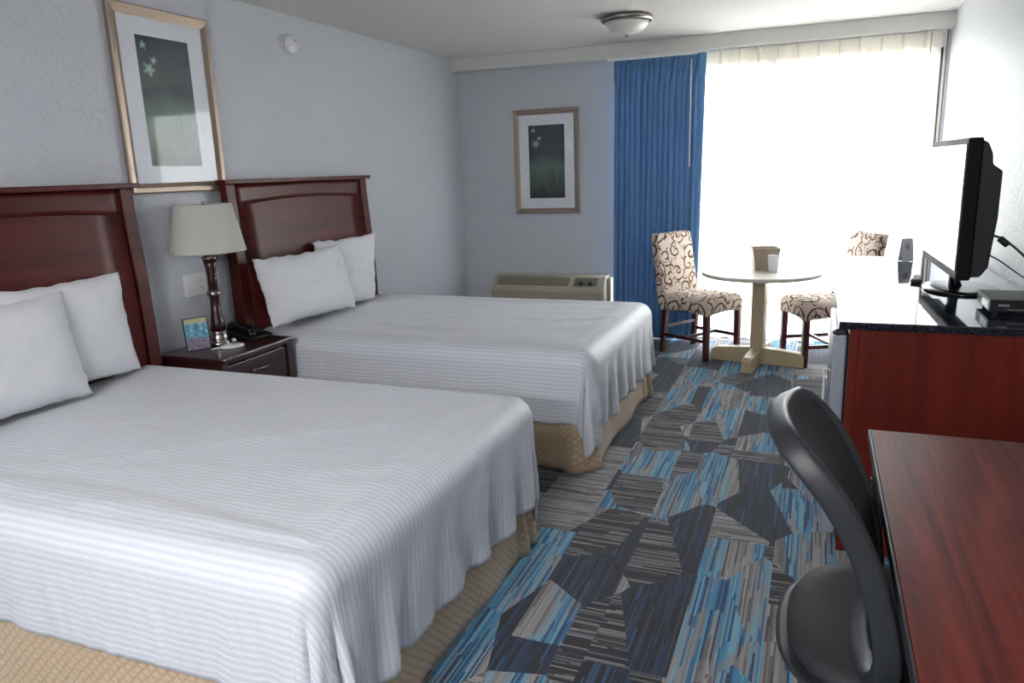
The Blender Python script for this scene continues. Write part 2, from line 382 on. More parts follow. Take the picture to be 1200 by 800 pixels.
def m_granite():
    t = NT('polished_dark_granite'); v = t.coord('Object')
    n = t.noise(v, 260, 3, 0.7)
    t.base(t.ramp(n, [(0.35, rgb(18, 20, 26)), (0.55, rgb(34, 37, 46)), (0.72, rgb(84, 90, 104))])); t.rough(0.045)
    t.p.inputs['Specular IOR Level'].default_value = 0.8
    return t.m
def m_shade():
    t = NT('linen_lampshade'); v = t.coord('Object')
    col = t.mix(t.noise(t.mapping(v, (300, 300, 900)), 1.0, 2), rgb(214, 212, 205), rgb(226, 224, 217)); t.base(col); t.rough(0.9)
    tl = t.n('ShaderNodeBsdfTranslucent'); t.l(col, tl.inputs[0])
    mx = t.n('ShaderNodeMixShader'); mx.inputs[0].default_value = 0.3; t.l(t.p.outputs[0], mx.inputs[1]); t.l(tl.outputs[0], mx.inputs[2])
    t.l(mx.outputs[0], t.out.inputs[0]); return t.m
def m_mesh():
    t = NT('charcoal_chair_mesh'); v = t.coord('Object')
    n = t.noise(t.mapping(v, (380, 380, 380)), 1.0, 1)
    t.base(t.mix(n, rgb(26, 27, 30), rgb(42, 43, 47))); t.rough(0.7); t.bump(n, 0.3, 0.001)
    return t.m
def m_steel():
    t = NT('brushed_stainless_steel'); v = t.coord('Object')
    n = t.noise(t.mapping(v, (3, 3, 300)), 1.0, 2)
    t.base(t.mix(n, rgb(164, 170, 180), rgb(196, 201, 210))); t.rough(0.3); t.p.inputs['Metallic'].default_value = 0.6; return t.m

WALL, CEIL, CARPET, SHEET, PILLOW, QUILT, SCROLL = m_wall(), m_ceiling(), m_carpet(), m_sheet(), m_pillow(), m_quilt(), m_scroll()
SHEER, SHEERH, BLUE, GLASS, PRINT, BROCH = m_sheer(), m_sheer(True), m_blue(), m_glass(), m_print(), m_brochure()
GRAN, SHADE, MESH, STEEL = m_granite(), m_shade(), m_mesh(), m_steel()
TRIM = plain('off_white_beam_paint', rgb(214, 214, 209), 0.55, bump=0.1)
CHERRY_X = wood('dark_cherry_headboard', rgb(62, 17, 13), rgb(75, 23, 18), rgb(88, 29, 22), 0.36, 0.0, axis=1, fig=0.6, spec=0.25)
CHERRY_D = wood('dark_cherry_furniture', rgb(36, 13, 13), rgb(50, 19, 19), rgb(62, 25, 24), 0.3, 0.4, axis=1)
CHERRY_L = wood('cherry_chair_leg_wood', rgb(48, 14, 12), rgb(68, 22, 18), rgb(86, 32, 26), 0.32, 0.4, axis=2)
REDWOOD = wood('red_cherry_dresser_panel', rgb(80, 20, 12), rgb(93, 27, 16), rgb(104, 34, 21), 0.34, 0.0, axis=2, fig=0.6, spec=0.3)
DESKW = wood('mahogany_desk_laminate', rgb(64, 22, 20), rgb(96, 34, 26), rgb(116, 46, 33), 0.42, 0.0, axis=1, scale=0.9, fig=2.4, spec=0.18)
BEIGEW = plain('beige_painted_wood', rgb(176, 162, 128), 0.45)
CREAMT = plain('cream_speckled_table_laminate', rgb(204, 198, 184), 0.3, var=0.08, vs=150)
CREAME = plain('cream_table_edge', rgb(190, 184, 168), 0.4)
BLACKP = plain('black_gloss_plastic', rgb(16, 17, 20), 0.22, vs=8)
BLACKM = plain('black_matt_plastic', rgb(20, 21, 25), 0.5, bump=0.2, bs=500)
GREYP = plain('charcoal_frame_plastic', rgb(40, 42, 46), 0.42, var=0.05, bump=0.25, bs=600)
BLACKST = plain('black_powder_coated_steel', rgb(24, 24, 28), 0.4)
SCREEN = plain('dark_tv_screen_glass', rgb(14, 15, 18), 0.04, spec=1.0, var=0.02)
SILVER = plain('champagne_metal_frame', rgb(150, 134, 120), 0.34, metal=0.5, var=0.08, vs=40)
NICKEL = plain('brushed_nickel', rgb(160, 155, 150), 0.25, metal=1.0)
MATB = plain('white_picture_mat', rgb(226, 230, 236), 0.8)
WHITEP = plain('white_plastic', rgb(222, 222, 222), 0.35)
ALMOND = plain('almond_unit_plastic', rgb(160, 154, 138), 0.45)
ALMOND2 = plain('grey_grille_plastic', rgb(96, 94, 88), 0.5)
BRONZE = plain('bronze_window_aluminium', rgb(112, 98, 84), 0.4, metal=0.4)
TAUPE = plain('taupe_leatherette', rgb(150, 136, 118), 0.55, bump=0.2)
PAPER = plain('white_paper_cup', rgb(226, 226, 232), 0.6)
CARDG = plain('grey_tent_card', rgb(186, 190, 200), 0.5)
REDINK = plain('red_print', rgb(150, 52, 58), 0.5)
FROST = plain('frosted_white_glass', rgb(216, 214, 208), 0.3)
CONC = plain('pale_concrete', rgb(196, 192, 184), 0.85, bump=0.4, bs=60)
FITTING = plain('lamp_diffuser', rgb(235, 230, 220), 0.4)
DARKG = plain('dark_grey_plastic', rgb(52, 53, 58), 0.4)

# ------------------------------------------------------------------ the room
T = 0.12
struct('floor', MB().box(XL-T, XR+T, YN-T, YB+T, -0.1, 0), CARPET)
struct('ceiling', MB().box(XL-T, XR+T, YN-T, YB+0.02, ZC, ZC+0.1), CEIL)
struct('wall_left', MB().box(XL-T, XL, YN-T, YB+T, 0, ZC), WALL)
struct('wall_right', MB().box(XR, XR+T, YN-T, YB+T, 0, ZC), WALL)
struct('wall_near', MB().box(XL, XR, YN-T, YN, 0, ZC), WALL)
mb = MB().box(XL, WX0, YB, YB+T, 0, ZC); mb.box(WX0, XR, YB, YB+T, WZ, ZC); mb.box(WX1, XR, YB, YB+T, 0, WZ)
struct('wall_far', mb, WALL)
struct('trim_beam', MB().box(XL, XR, 6.33, YB, 2.345, ZC, 0.003), TRIM)
for nm, a in (('baseboard_left', (XL, XL+0.012, YN, YB, 0, 0.09)), ('baseboard_right', (XR-0.012, XR, YN, YB, 0, 0.09)),
              ('baseboard_far', (XL+0.012, WX0, YB-0.012, YB, 0, 0.09)), ('baseboard_near', (XL+0.012, XR-0.012, YN, YN+0.012, 0, 0.09))):
    struct(nm, MB().box(*a, 0.003), TRIM)
# sliding glass door
mb = MB()
y0, y1 = YB+0.03, YB+0.09
for a in ((WX0, WX0+0.05), (WX1-0.05, WX1), (-0.42, -0.34)): mb.box(a[0], a[1], y0, y1, 0.0, WZ, 0.003)
mb.box(WX0, WX1, y0, y1, WZ-0.05, WZ, 0.003); mb.box(WX0, WX1, y0, y1, 0, 0.05, 0.003)
win = struct('window_1', mb, BRONZE)
g = MB().box(WX0+0.05, -0.42, YB+0.055, YB+0.061, 0.05, WZ-0.05); g.box(-0.34, WX1-0.05, YB+0.055, YB+0.061, 0.05, WZ-0.05)
g.build('pane', GLASS, win)
struct('floor_outside', MB().box(-40, 40, YB+T, YB+60, -0.15, -0.03), CONC)
struct('roof', MB().box(XL-3, XR+3, YN-T, YB+T, ZC+0.3, ZC+0.4), CONC)
# balcony railing outside
rl = thing('balcony_railing', 'pale balcony railing with upright bars outside the sliding glass door', 'railing', (-0.45, YB+1.5, -0.01))
mb = MB().box(-1.9, 1.9, -0.025, 0.025, 1.03, 1.08, 0.005); mb.box(-1.9, 1.9, -0.02, 0.02, 0.09, 0.12, 0.004); mb.build('rail', WHITEP, rl)
mb = MB()
for k in range(32): mb.box(-1.87+k*0.12, -1.85+k*0.12, -0.01, 0.01, 0.0 if k % 8 == 0 else 0.10, 1.04)
mb.build('baluster_row', WHITEP, rl)

# ------------------------------------------------------------------ beds
def bedspread(name, label, x0, x1, ya, yb, z, dropx, dropn, dropf, seed, R=0.085, bend=None):
    """cloth over the rectangle x0..x1 (head..foot), ya..yb; hangs dropx past the foot, dropn / dropf past the near / far side"""
    L = (x1-x0)+dropx+R*0.57; step = 0.0155
    nu = int(L/step); b0 = ya-dropn; b1 = yb+dropf; nv = int((b1-b0)/step)
    cx1, cya, cyb = x1-R, ya+R, yb-R
    def fn(u, v):
        a = x0+u*L; b = b0+v*(b1-b0)
        qx = min(a, cx1); qy = min(max(b, cya), cyb)
        dx, dy = a-qx, b-qy; d = sqrt(dx*dx+dy*dy)
        if d < 1e-6:
            puff = 0.012*sin(pi*min(1, max(0, (a-x0)/(x1-x0))))*sin(pi*(b-ya)/(yb-ya))
            edge = min(cx1-a, b-cya, cyb-b)
            roll = 0.014*exp(-((edge-0.05)/0.05)**2)
            wr = 0.007*fbm(a*1.3+seed, b*3.4, seed)+0.0035*fbm(a*4+b*5, b*9-a*5, seed+3)
            crease = 0.006*max(0, 1-abs(mnoise.noise(Vector((a*1.1-b*0.8, b*2.4, seed+9))))*9)
            return Vector((a, b, z+puff+roll+wr+crease-0.006))
        nx, ny = dx/d, dy/d
        arc = R*pi/2
        if d < arc:
            th = d/R; h = R*sin(th); dz = R*(1-cos(th)); hang = 0.0
        else:
            hang = d-arc; h = R; dz = R+hang
        # perimeter coordinate for folds
        ang = atan2(ny, nx)
        s = (qy if nx > 0.5 else 0)+(qx if abs(ny) > 0.5 else 0)+ang*0.42
        corner = max(0.0, 1-abs(abs(ang)-pi/4)/(pi/4)) if (nx > 0.02 and abs(ny) > 0.02) else 0.0
        k = min(1, hang/0.30)
        big = mnoise.noise(Vector((s*2.1+seed, seed, 0.3)))*0.020+mnoise.noise(Vector((s*(11.0 if nx > 0.3 else 6.0), seed+5, hang*1.5)))*(0.020 if nx > 0.3 else 0.012)
        small = mnoise.noise(Vector((s*26, hang*4, seed+2)))*0.005
        cf = corner*0.030*sin(ang*9+seed)*k
        # the foot end puckers more than the straight side
        puck = (0.015*sin(s*31+3*mnoise.noise(Vector((s*4, seed, hang*3))))*k if nx > 0.5 else 0)
        out = h+k*(big+0.010)+small*min(1, hang*10)+cf+puck-0.012*k*corner
        shear = 0.05*k*mnoise.noise(Vector((s*3.3, 2.2, seed)))
        px = qx+nx*out-ny*shear; py = qy+ny*out+nx*shear
        hemw = 0.012*mnoise.noise(Vector((s*9, seed+8, 0)))+0.010*mnoise.noise(Vector((s*24, seed+1, 0)))
        zz = z+0.003-dz+hemw*k+0.005*fbm(a*5, b*5, seed, 2)*min(1, dz*8)
        return Vector((px, py, zz))
    mb = MB().grid(fn, nu, nv, uv=lambda u, v: (x0+u*L, b0+v*(b1-b0)))
    o = mb.build(name, SHEET); solid(o, 0.006, 1)
    return tag(o, label, 'bedspread', 'white striped bedspreads')

def skirt(parent, x0, x1, ya, yb, zt, seed):
    """quilted skirt, one ribbon round the near side, the foot and the far side"""
    r = 0.06
    pts = []
    n = 90
    def add(px, py, nx, ny): pts.append((px, py, nx, ny))
    for i in range(n+1): add(x0+(x1-r-x0)*i/n, ya, 0, -1)
    for i in range(1, 9): a = -pi/2+pi/2*i/8; add(x1-r+r*cos(a), ya+r+r*sin(a), cos(a), sin(a))
    for i in range(1, n+1): add(x1, ya+r+(yb-ya-2*r)*i/n, 1, 0)
    for i in range(1, 9): a = pi/2*i/8; add(x1-r+r*cos(a), yb-r+r*sin(a), cos(a), sin(a))
    for i in range(1, n+1): add(x1-r-(x1-r-x0)*i/n, yb, 0, 1)
    acc = [0]
    for p, q in zip(pts, pts[1:]): acc.append(acc[-1]+sqrt((p[0]-q[0])**2+(p[1]-q[1])**2))
    N = len(pts)-1
    def fn(u, v):
        i = min(N, int(round(u*N))); x, y, nx, ny = pts[i]; s = acc[i]
        corner = 0.0
        for cs in (x1-x0-r*0.5, x1-x0-r+yb-ya-r): corner = max(corner, exp(-((s-cs)/0.10)**2))
        fl = (1-v)
        o = fl*(0.030+0.012*mnoise.noise(Vector((s*4, seed, 0)))+0.010*sin(s*9+seed)*fl)+corner*fl*0.028*(1+0.6*sin(s*60))
        return Vector((x+nx*o, y+ny*o, 0.004+v*zt))
    mb = MB().grid(fn, N, 10, uv=lambda u, v: (acc[min(N, int(round(u*N)))], v*zt))
    o = mb.build('bed_skirt', QUILT, parent); solid(o, 0.004, 0); return o

def make_bed(label, x0, x1, ya, yb, seed):
    t = thing('bed', label, 'bed', ((x0+x1)/2, (ya+yb)/2, 0), 0, 'hotel beds')
    t2 = Matrix.Translation((-(x0+x1)/2, -(ya+yb)/2, 0))
    o = MB().box(x0, x1-0.03, ya+0.03, yb-0.03, 0.35, 0.575, 0.06, seg=3).build('mattress', PILLOW, t); o.matrix_parent_inverse = t2
    o = MB().box(x0, x1-0.04, ya+0.04, yb-0.04, 0.16, 0.35, 0.02).build('box_spring', PILLOW, t); o.matrix_parent_inverse = t2
    for xx in (x0+0.15, x1-0.2):
        for yy in (ya+0.15, yb-0.15):
            o = MB().lathe([(0.022, 0), (0.026, 0.02), (0.02, 0.16)], 12, (xx, yy, 0)).build('leg', BLACKST, t); o.matrix_parent_inverse = t2
    o = skirt(t, x0, x1-0.045, ya+0.02, yb-0.02, 0.36, seed); o.matrix_parent_inverse = t2
    return t
B1 = (-2.97, -0.985, 1.20, 2.64); B2 = (-2.97, -0.95, 3.325, 4.77)
make_bed('nearer bed with quilted beige skirt, in the left foreground', *B1, 1.0)
make_bed('farther bed with quilted beige skirt, between nightstand and wall air conditioner', *B2, 2.0)
bedspread('bedspread', 'white striped bedspread draped over the nearer bed in the foreground', *B1, 0.605, 0.33, 0.305, 0.34, 1.7)
bedspread('bedspread', 'white striped bedspread draped over the farther bed beyond the nightstand', *B2, 0.605, 0.32, 0.33, 0.36, 6.4)

def make_headboard(label):
    t = thing('headboard', label, 'headboard', (XL+0.031, 0, 0), 0, 'cherry headboards')
    W = 1.40/2
    prof = [(0.022, 1.45), (0.025, 1.35), (0.036, 1.18), (0.048, 1.0), (0.055, 0.8), (0.058, 0.5), (0.058, 0.02)]
    for s in (-1, 1):
        poly = [(0.004, 0.02)]+[(x+0.028, z) for x, z in reversed(prof)]+[(0.004, 1.45)]
        a, b = sorted((s*W, s*(W-0.07)))
        MB().prism(poly, a, b, 'y', 0.004).build('post', CHERRY_X, t)
    # panel: curved plate; the rail over it has an arched lower edge
    def pan(u, v):
        y = -W+0.07+u*(2*W-0.14); z = 0.35+v*1.10
        x = 0.02
        for (xa, za), (xb, zb) in zip(prof, prof[1:]):
            if zb <= z <= za: x = xb+(xa-xb)*(z-zb)/(za-zb)
        return Vector((x, y, z))
    o = MB().grid(pan, 8, 24).build('panel', CHERRY_X, t); solid(o, 0.02, 1)
    def rail(u, v):
        y = -W+0.07+u*(2*W-0.14); zb = 1.325+0.030*(1-(2*u-1)**2); z = zb+v*(1.45-zb); p = pan(0, (z-0.35)/1.10)
        return Vector((p.x+0.011, y, z))
    o = MB().grid(rail, 24, 4).build('arched_rail', CHERRY_X, t); solid(o, 0.01, 1)
    MB().box(0.0, 0.075, -W-0.025, W+0.025, 1.450, 1.474, 0.004).build('cap', CHERRY_X, t)
    return t
hb = make_headboard('dark cherry headboard behind the nearer bed, cut by the left picture edge')
hb.location = (XL+0.031, 1.965, 0)
dup(hb, (XL+0.031, 3.98, 0), 0, 'dark cherry headboard behind the farther bed, right of the table lamp')

def make_pillow(label, loc, w_, h_, th, rx, rz, seed, skew=0.0, lift=0.0, group='white pillows against the headboards'):
    """w_ along y, h_ upright, leaning back by rx towards the headboard"""
    nu, nv = 56, 40
    def side(sg):
        def fn(u, v):
            a = 2*u-1; b = 2*v-1
            ea = 1-abs(a)**3.0; eb = 1-abs(b)**3.0
            t_ = th*0.5*(max(ea, 0)**0.55)*(max(eb, 0)**0.55)
            pin = 1-0.055*(1-abs(a)**2)*1.0 if abs(b) > 0 else 1
            Y = a*w_/2*(1-0.05*(1-b*b)); Z = b*h_/2*(1-0.075*(1-a*a))
            wv = 0.012*fbm(a*1.7+seed, b*1.7, seed+sg, 3)*(ea*eb)
            cr = 0.012*mnoise.noise(Vector((a*5+seed, b*5, seed)))*(1-min(1, ea*eb*2))
            q_ = (1-a)/2*(1-b)/2*lift
            return Vector((sg*(t_+wv)+cr+0.02*a*b*skew-0.6*q_, Y+skew*0.04*b-0.3*q_, Z+cr+q_))
        return fn
    mb = MB(); mb.grid(side(1), nu, nv); mb.grid(lambda u, v: side(-1)(1-u, v), nu, nv)
    bmesh.ops.remove_doubles(mb.bm, verts=mb.bm.verts, dist=0.0008)
    o = mb.build('pillow', PILLOW)
    o.rotation_euler = (0, rx, rz); o.location = loc
    return tag(o, label, 'pillow', group)
make_pillow('white pillow, the front one on the nearer bed, at the left edge', (-2.80, 1.72, 0.838), 0.78, 0.44, 0.17, rad(-18), rad(2), 3.1, 0.4)
make_pillow('white pillow, the rear one on the nearer bed, beside the headboard post', (-2.90, 2.09, 0.860), 0.72, 0.46, 0.12, rad(-7), rad(-1), 5.2, 0.0)
make_pillow('white pillow, the front one on the farther bed, nearest the lamp', (-2.80, 3.65, 0.843), 0.80, 0.42, 0.17, rad(-18), rad(0), 8.8, 0.3, 0.022)
make_pillow('white pillow, the rear one on the farther bed, nearest the window wall', (-2.895, 4.20, 0.850), 0.64, 0.46, 0.12, rad(-7), rad(-2), 12.4, 1)

# ------------------------------------------------------------------ nightstand and what is on it
ns = thing('nightstand', 'small dark cherry nightstand between the two beds', 'nightstand', (-2.845, 3.0, 0))
MB().box(-0.235, 0.20, -0.274, 0.274, 0.592, 0.618, 0.006).build('top', CHERRY_D, ns)
mb = MB().box(-0.22, -0.20, -0.26, 0.26, 0.06, 0.592); mb.box(-0.22, 0.165, -0.26, -0.235, 0.06, 0.592, 0.002); mb.box(-0.22, 0.165, 0.235, 0.26, 0.06, 0.592, 0.002)
mb.box(-0.20, 0.16, -0.235, 0.235, 0.08, 0.10); mb.box(-0.20, 0.165, -0.235, 0.235, 0.575, 0.592); mb.box(-0.20, 0.165, -0.235, 0.235, 0.39, 0.405)
mb.build('carcass', CHERRY_D, ns)
for s in (-1, 1):
    a, b = sorted((s*0.27, s*0.225))
    MB().prism([(0.0, 0.0), (0.03, 0.0), (0.045, 0.15), (0.045, 0.592), (0.0, 0.592)], a, b, 'y', 0.003, M=Matrix.Translation((0.14, 0, 0))).build('leg', CHERRY_D, ns)
    MB().box(-0.235, -0.20, a, b, 0, 0.592, 0.003).build('leg', CHERRY_D, ns)
for z0, z1 in ((0.41, 0.57), (0.11, 0.385)):
    d = MB().box(0.15, 0.175, -0.222, 0.222, z0, z1, 0.004).build('drawer', CHERRY_D, ns)
    zc = z0+(z1-z0)*0.62
    MB().tube([(0.175, -0.06, zc), (0.195, -0.055, zc), (0.200, 0, zc+0.002), (0.195, 0.055, zc), (0.175, 0.06, zc)], 0.0055, 8).build('handle', NICKEL, d)

ZN = 0.6185
lp = thing('table_lamp', 'table lamp with cream drum shade on the nightstand', 'lamp', (-2.925, 3.01, ZN))
MB().lathe([(0.058, 0), (0.060, 0.012), (0.050, 0.022), (0.046, 0.03), (0.050, 0.036), (0.044, 0.046), (0.041, 0.062), (0.044, 0.07), (0.038, 0.078)], 40).build('base', NICKEL, lp)
MB().lathe([(0.040, 0.078), (0.034, 0.12), (0.027, 0.18), (0.024, 0.255)], 32).build('lower_column', CHERRY_D, lp)
MB().lathe([(0.024, 0.255), (0.033, 0.262), (0.036, 0.275), (0.033, 0.288), (0.024, 0.295)], 32).build('collar', NICKEL, lp)
MB().lathe([(0.024, 0.295), (0.023, 0.35), (0.027, 0.41), (0.036, 0.455)], 32).build('upper_column', CHERRY_D, lp)
MB().lathe([(0.038, 0.455), (0.040, 0.462), (0.034, 0.472), (0.020, 0.478), (0.014, 0.49), (0.014, 0.545)], 32).build('neck', NICKEL, lp)
o = MB().lathe([(0.190, 0.495), (0.188, 0.499), (0.141, 0.735), (0.139, 0.738)], 64, cap0=False, cap1=False).build('lamp_shade', SHADE, lp); solid(o, 0.003, -1)
MB().tube([(0, 0, 0.545), (0.05, 0, 0.57), (0.06, 0, 0.64), (0.03, 0, 0.72), (0, 0, 0.735)], 0.002, 6).build('harp', NICKEL, lp)
mb = MB().lathe([(0.006, 0.735), (0.008, 0.745), (0.004, 0.752)], 16)
for k in range(3): a = k*2*pi/3; mb.tube([(0, 0, 0.735), (0.138*cos(a), 0.138*sin(a), 0.733)], 0.0015, 6)
mb.build('finial', NICKEL, lp)
MB().lathe([(0.010, 0.545), (0.028, 0.60), (0.03, 0.63), (0.02, 0.655), (0.004, 0.662)], 20).build('bulb', FROST, lp)

ph = thing('telephone', 'black desk telephone on the nightstand right of the lamp', 'telephone', (-2.885, 3.185, ZN), rad(-8))
MB().prism([(-0.09, 0.0), (0.10, 0.0), (0.10, 0.016), (-0.07, 0.052), (-0.09, 0.052)], -0.075, 0.085, 'y', 0.005).build('body', BLACKP, ph)
mb = MB()
for i in range(4):
    for j in range(3): mb.box(-0.035+i*0.025, -0.017+i*0.025, 0.0+j*0.026, 0.018+j*0.026, 0.0, 0.006, 0.001, M=Matrix.Translation((0, 0, 0.043-i*0.0053)))
mb.build('keypad', DARKG, ph)
mb = MB().tube([(-0.085, -0.048, 0.07), (-0.06, -0.048, 0.082), (0.0, -0.048, 0.075), (0.07, -0.048, 0.058), (0.095, -0.048, 0.045)], [0.018, 0.02, 0.015, 0.019, 0.017], 14, flat=((0, 0, 1), 0.7))
mb.tube([(-0.075, -0.048, 0.045), (-0.075, -0.048, 0.075)], 0.022, 14); mb.tube([(0.085, -0.048, 0.02), (0.085, -0.048, 0.05)], 0.020, 14)
mb.build('handset', BLACKP, ph)

fr = thing('card_stand', 'upright picture card in clear stand, left of the lamp base', 'card stand', (-2.925, 2.865, ZN), rad(-28))
Mt = Matrix.Rotation(rad(-7), 4, 'Y')
MB().box(-0.004, 0.0, -0.062, 0.062, 0.002, 0.17, M=Mt).build('backing', BLACKM, fr)
MB().grid(lambda u, v: Mt @ Vector((0.0012, -0.057+u*0.114, 0.006+v*0.160)), 1, 1, uv=lambda u, v: (u, v)).build('printed_card', BROCH, fr)
mb = MB().box(0.002, 0.004, -0.06, 0.06, 0.002, 0.17, M=Mt); mb.box(-0.03, 0.035, -0.06, 0.06, 0.0, 0.003); mb.build('clear_sleeve', m_glass('clear_acrylic', (0.96, 0.98, 0.98, 1)), fr)
pk = thing('spoon_shaped_charger', 'flat white oval disc with small silver nub in front of the lamp', 'charger', (-2.80, 2.965, ZN), rad(55))
MB().lathe([(0.048, 0), (0.053, 0.006), (0.050, 0.013), (0.036, 0.017), (0.0005, 0.018)], 32, M=Matrix.Diagonal((1.2, 0.9, 1, 1))).build('disc', WHITEP, pk)
MB().tube([(-0.05, 0, 0.006), (-0.075, 0.002, 0.006), (-0.105, -0.004, 0.005)], [0.012, 0.007, 0.005], 10, flat=((0, 0, 1), 0.6)).build('tail', WHITEP, pk)
MB().lathe([(0.009, 0.016), (0.012, 0.020), (0.011, 0.044), (0.006, 0.048)], 16, (0.012, 0.008, 0)).build('nub', NICKEL, pk)

# ------------------------------------------------------------------ wall fittings
sw = thing('switch_plate', 'double white switch and outlet plate on the wall left of the lamp', 'switch plate', (XL, 3.05, 0.93))
MB().box(0.0005, 0.007, -0.082, 0.082, -0.06, 0.06, 0.003).build('plate', WHITEP, sw)
o = MB().box(0.006, 0.010, -0.062, -0.018, -0.036, 0.036, 0.002).build('rocker', WHITEP, sw)
o = MB().box(0.006, 0.009, 0.016, 0.062, -0.036, 0.036, 0.002).build('outlet', WHITEP, sw)
for z in (-0.018, 0.018):
    for y in (0.032, 0.045): MB().box(0.008, 0.0098, y-0.0012, y+0.0012, z-0.004, z+0.005).build('slot', BLACKM, o)

def picture(name, label, w_, h_, fw_, M, pm):
    t = thing(name, label, 'picture', (0, 0, 0), 0, 'framed botanical prints'); t.matrix_world = M
    # local: x out of the wall, y across, z up, origin at centre
    mb = MB()
    prof = [(0.0, 0.0), (0.020, 0.0), (0.026, 0.006), (0.024, fw_*0.55), (0.014, fw_), (0.006, fw_)]
    cs = [(-1, -1), (1, -1), (1, 1), (-1, 1)]
    for k in range(4):
        (a, b), (c, d) = cs[k], cs[(k+1) % 4]
        r1 = [mb.bm.verts.new((x, a*(w_/2-i), b*(h_/2-i))) for x, i in prof]; r2 = [mb.bm.verts.new((x, c*(w_/2-i), d*(h_/2-i))) for x, i in prof]
        for i in range(len(prof)-1): mb.bm.faces.new([r1[i], r2[i], r2[i+1], r1[i+1]])
        mb.bm.faces.new([r1[-1], r2[-1], r2[0], r1[0]])
    bmesh.ops.recalc_face_normals(mb.bm, faces=mb.bm.faces)
    mb.build('frame', SILVER, t)
    iw, ih = w_-2*fw_+0.004, h_-2*fw_+0.004
    mb = MB(); pw, p_h = pm
    for a in ((-iw/2, -pw/2, -ih/2, ih/2), (pw/2, iw/2, -ih/2, ih/2), (-pw/2, pw/2, -ih/2, -p_h/2), (-pw/2, pw/2, p_h/2, ih/2)): mb.box(0.004, 0.009, *a)
    mb.build('mat', MATB, t)
    MB().grid(lambda u, v: Vector((0.0055, -pw/2+u*pw, -p_h/2+v*p_h)), 1, 1, uv=lambda u, v: (u, v)).build('print', PRINT, t)
    MB().box(0.0105, 0.0125, -iw/2, iw/2, -ih/2, ih/2).build('glazing', GLASS, t)
    return t
picture('framed_print', 'framed botanical print on the left wall above the lamp', 0.635, 0.885, 0.05,
        Matrix.Translation((XL+0.002, 3.035, 1.862)), (0.335, 0.62))
picture('framed_print', 'framed botanical print on the far wall above the air conditioner', 0.605, 0.905, 0.045,
        Matrix.Translation((-2.249, YB-0.002, 1.536)) @ Matrix.Rotation(rad(-90), 4, 'Z'), (0.335, 0.635))

sd = thing('smoke_detector', 'round white smoke detector high on the left wall', 'smoke detector', (XL, 4.04, 2.275))
Mx = Matrix.Rotation(rad(90), 4, 'Y')
MB().lathe([(0.064, 0.0005), (0.066, 0.010), (0.062, 0.014)], 40, M=Mx).build('base', WHITEP, sd)
MB().lathe([(0.050, 0.014), (0.056, 0.018), (0.054, 0.038), (0.044, 0.046), (0.0005, 0.049)], 40, M=Mx, cap1=False).build('cover', WHITEP, sd)
MB().lathe([(0.004, 0.045), (0.004, 0.050)], 12, (-0.025, 0.02, 0), M=Mx).build('indicator', DARKG, sd)

ac = thing('air_conditioner', 'beige wall air conditioner under the far wall picture', 'air conditioner', (-2.20, YB, 0))
poly = [(-0.001, 0.10), (-0.001, 0.535), (-0.13, 0.538), (-0.155, 0.53), (-0.255, 0.435), (-0.27, 0.41), (-0.27, 0.10)]
MB().prism([(p[0], p[1]) for p in poly], -0.525, 0.525, 'x', 0.008).build('housing', ALMOND, ac)
sl = Vector((0, -0.100, -0.095)).normalized()
Ms = Matrix.Translation((0, -0.155, 0.53)) @ Matrix.Rotation(rad(43.5)-pi/2, 4, 'X')   # local z runs up the slope, -y out of it
Ms = Matrix(((1, 0, 0, 0), (0, -sl.z*-1, -sl.y, -0.155), (0, sl.y*1, -sl.z, 0.53), (0, 0, 0, 1)))
def slope(a, b, s0, s1, out):  # box on the sloping face, s measured down the slope
    n = Vector((0, -0.095, 0.100)).normalized(); t = bmesh.new(); mbx = MB()
    P = lambda x, s, o: Vector((x, -0.155, 0.53))+sl*s+n*o
    vs = [mbx.bm.verts.new(P(x, s, o)) for x in (a, b) for s in (s0, s1) for o in (-0.004, out)]
    for q in ((0, 1, 3, 2), (4, 6, 7, 5), (0, 4, 5, 1), (2, 3, 7, 6), (1, 5, 7, 3), (0, 2, 6, 4)): mbx.bm.faces.new([vs[i] for i in q])
    bmesh.ops.recalc_face_normals(mbx.bm, faces=mbx.bm.faces); return mbx
gr = slope(-0.48, 0.20, 0.012, 0.105, 0.002).build('air_grille', ALMOND2, ac)
mb = MB()
for k in range(9):
    m2 = slope(-0.475, 0.195, 0.018+k*0.0095, 0.021+k*0.0095, 0.006); tmp = bpy.data.meshes.new('t'); m2.bm.to_mesh(tmp); m2.bm.free(); mb.bm.from_mesh(tmp); bpy.data.meshes.remove(tmp)
mb.build('louvre', ALMOND, gr)
pn = slope(0.25, 0.46, 0.012, 0.105, 0.003).build('control_panel', ALMOND2, ac)
n_ = Vector((0, -0.095, 0.100)).normalized()
for x in (0.315, 0.40):
    p = Vector((x, -0.155, 0.53))+sl*0.075; q = n_.to_track_quat('Z', 'Y').to_matrix().to_4x4()
    MB().lathe([(0.020, 0.002), (0.018, 0.018), (0.012, 0.022)], 20, M=Matrix.Translation(p) @ q).build('knob', BLACKM, pn)
MB().box(-0.575, -0.515, -0.06, -0.001, 0.36, 0.46, 0.006).build('outlet_box', ALMOND, ac)
MB().box(0.527, 0.56, -0.12, -0.001, 0.10, 0.52, 0.004).build('side_cap', ALMOND, ac)

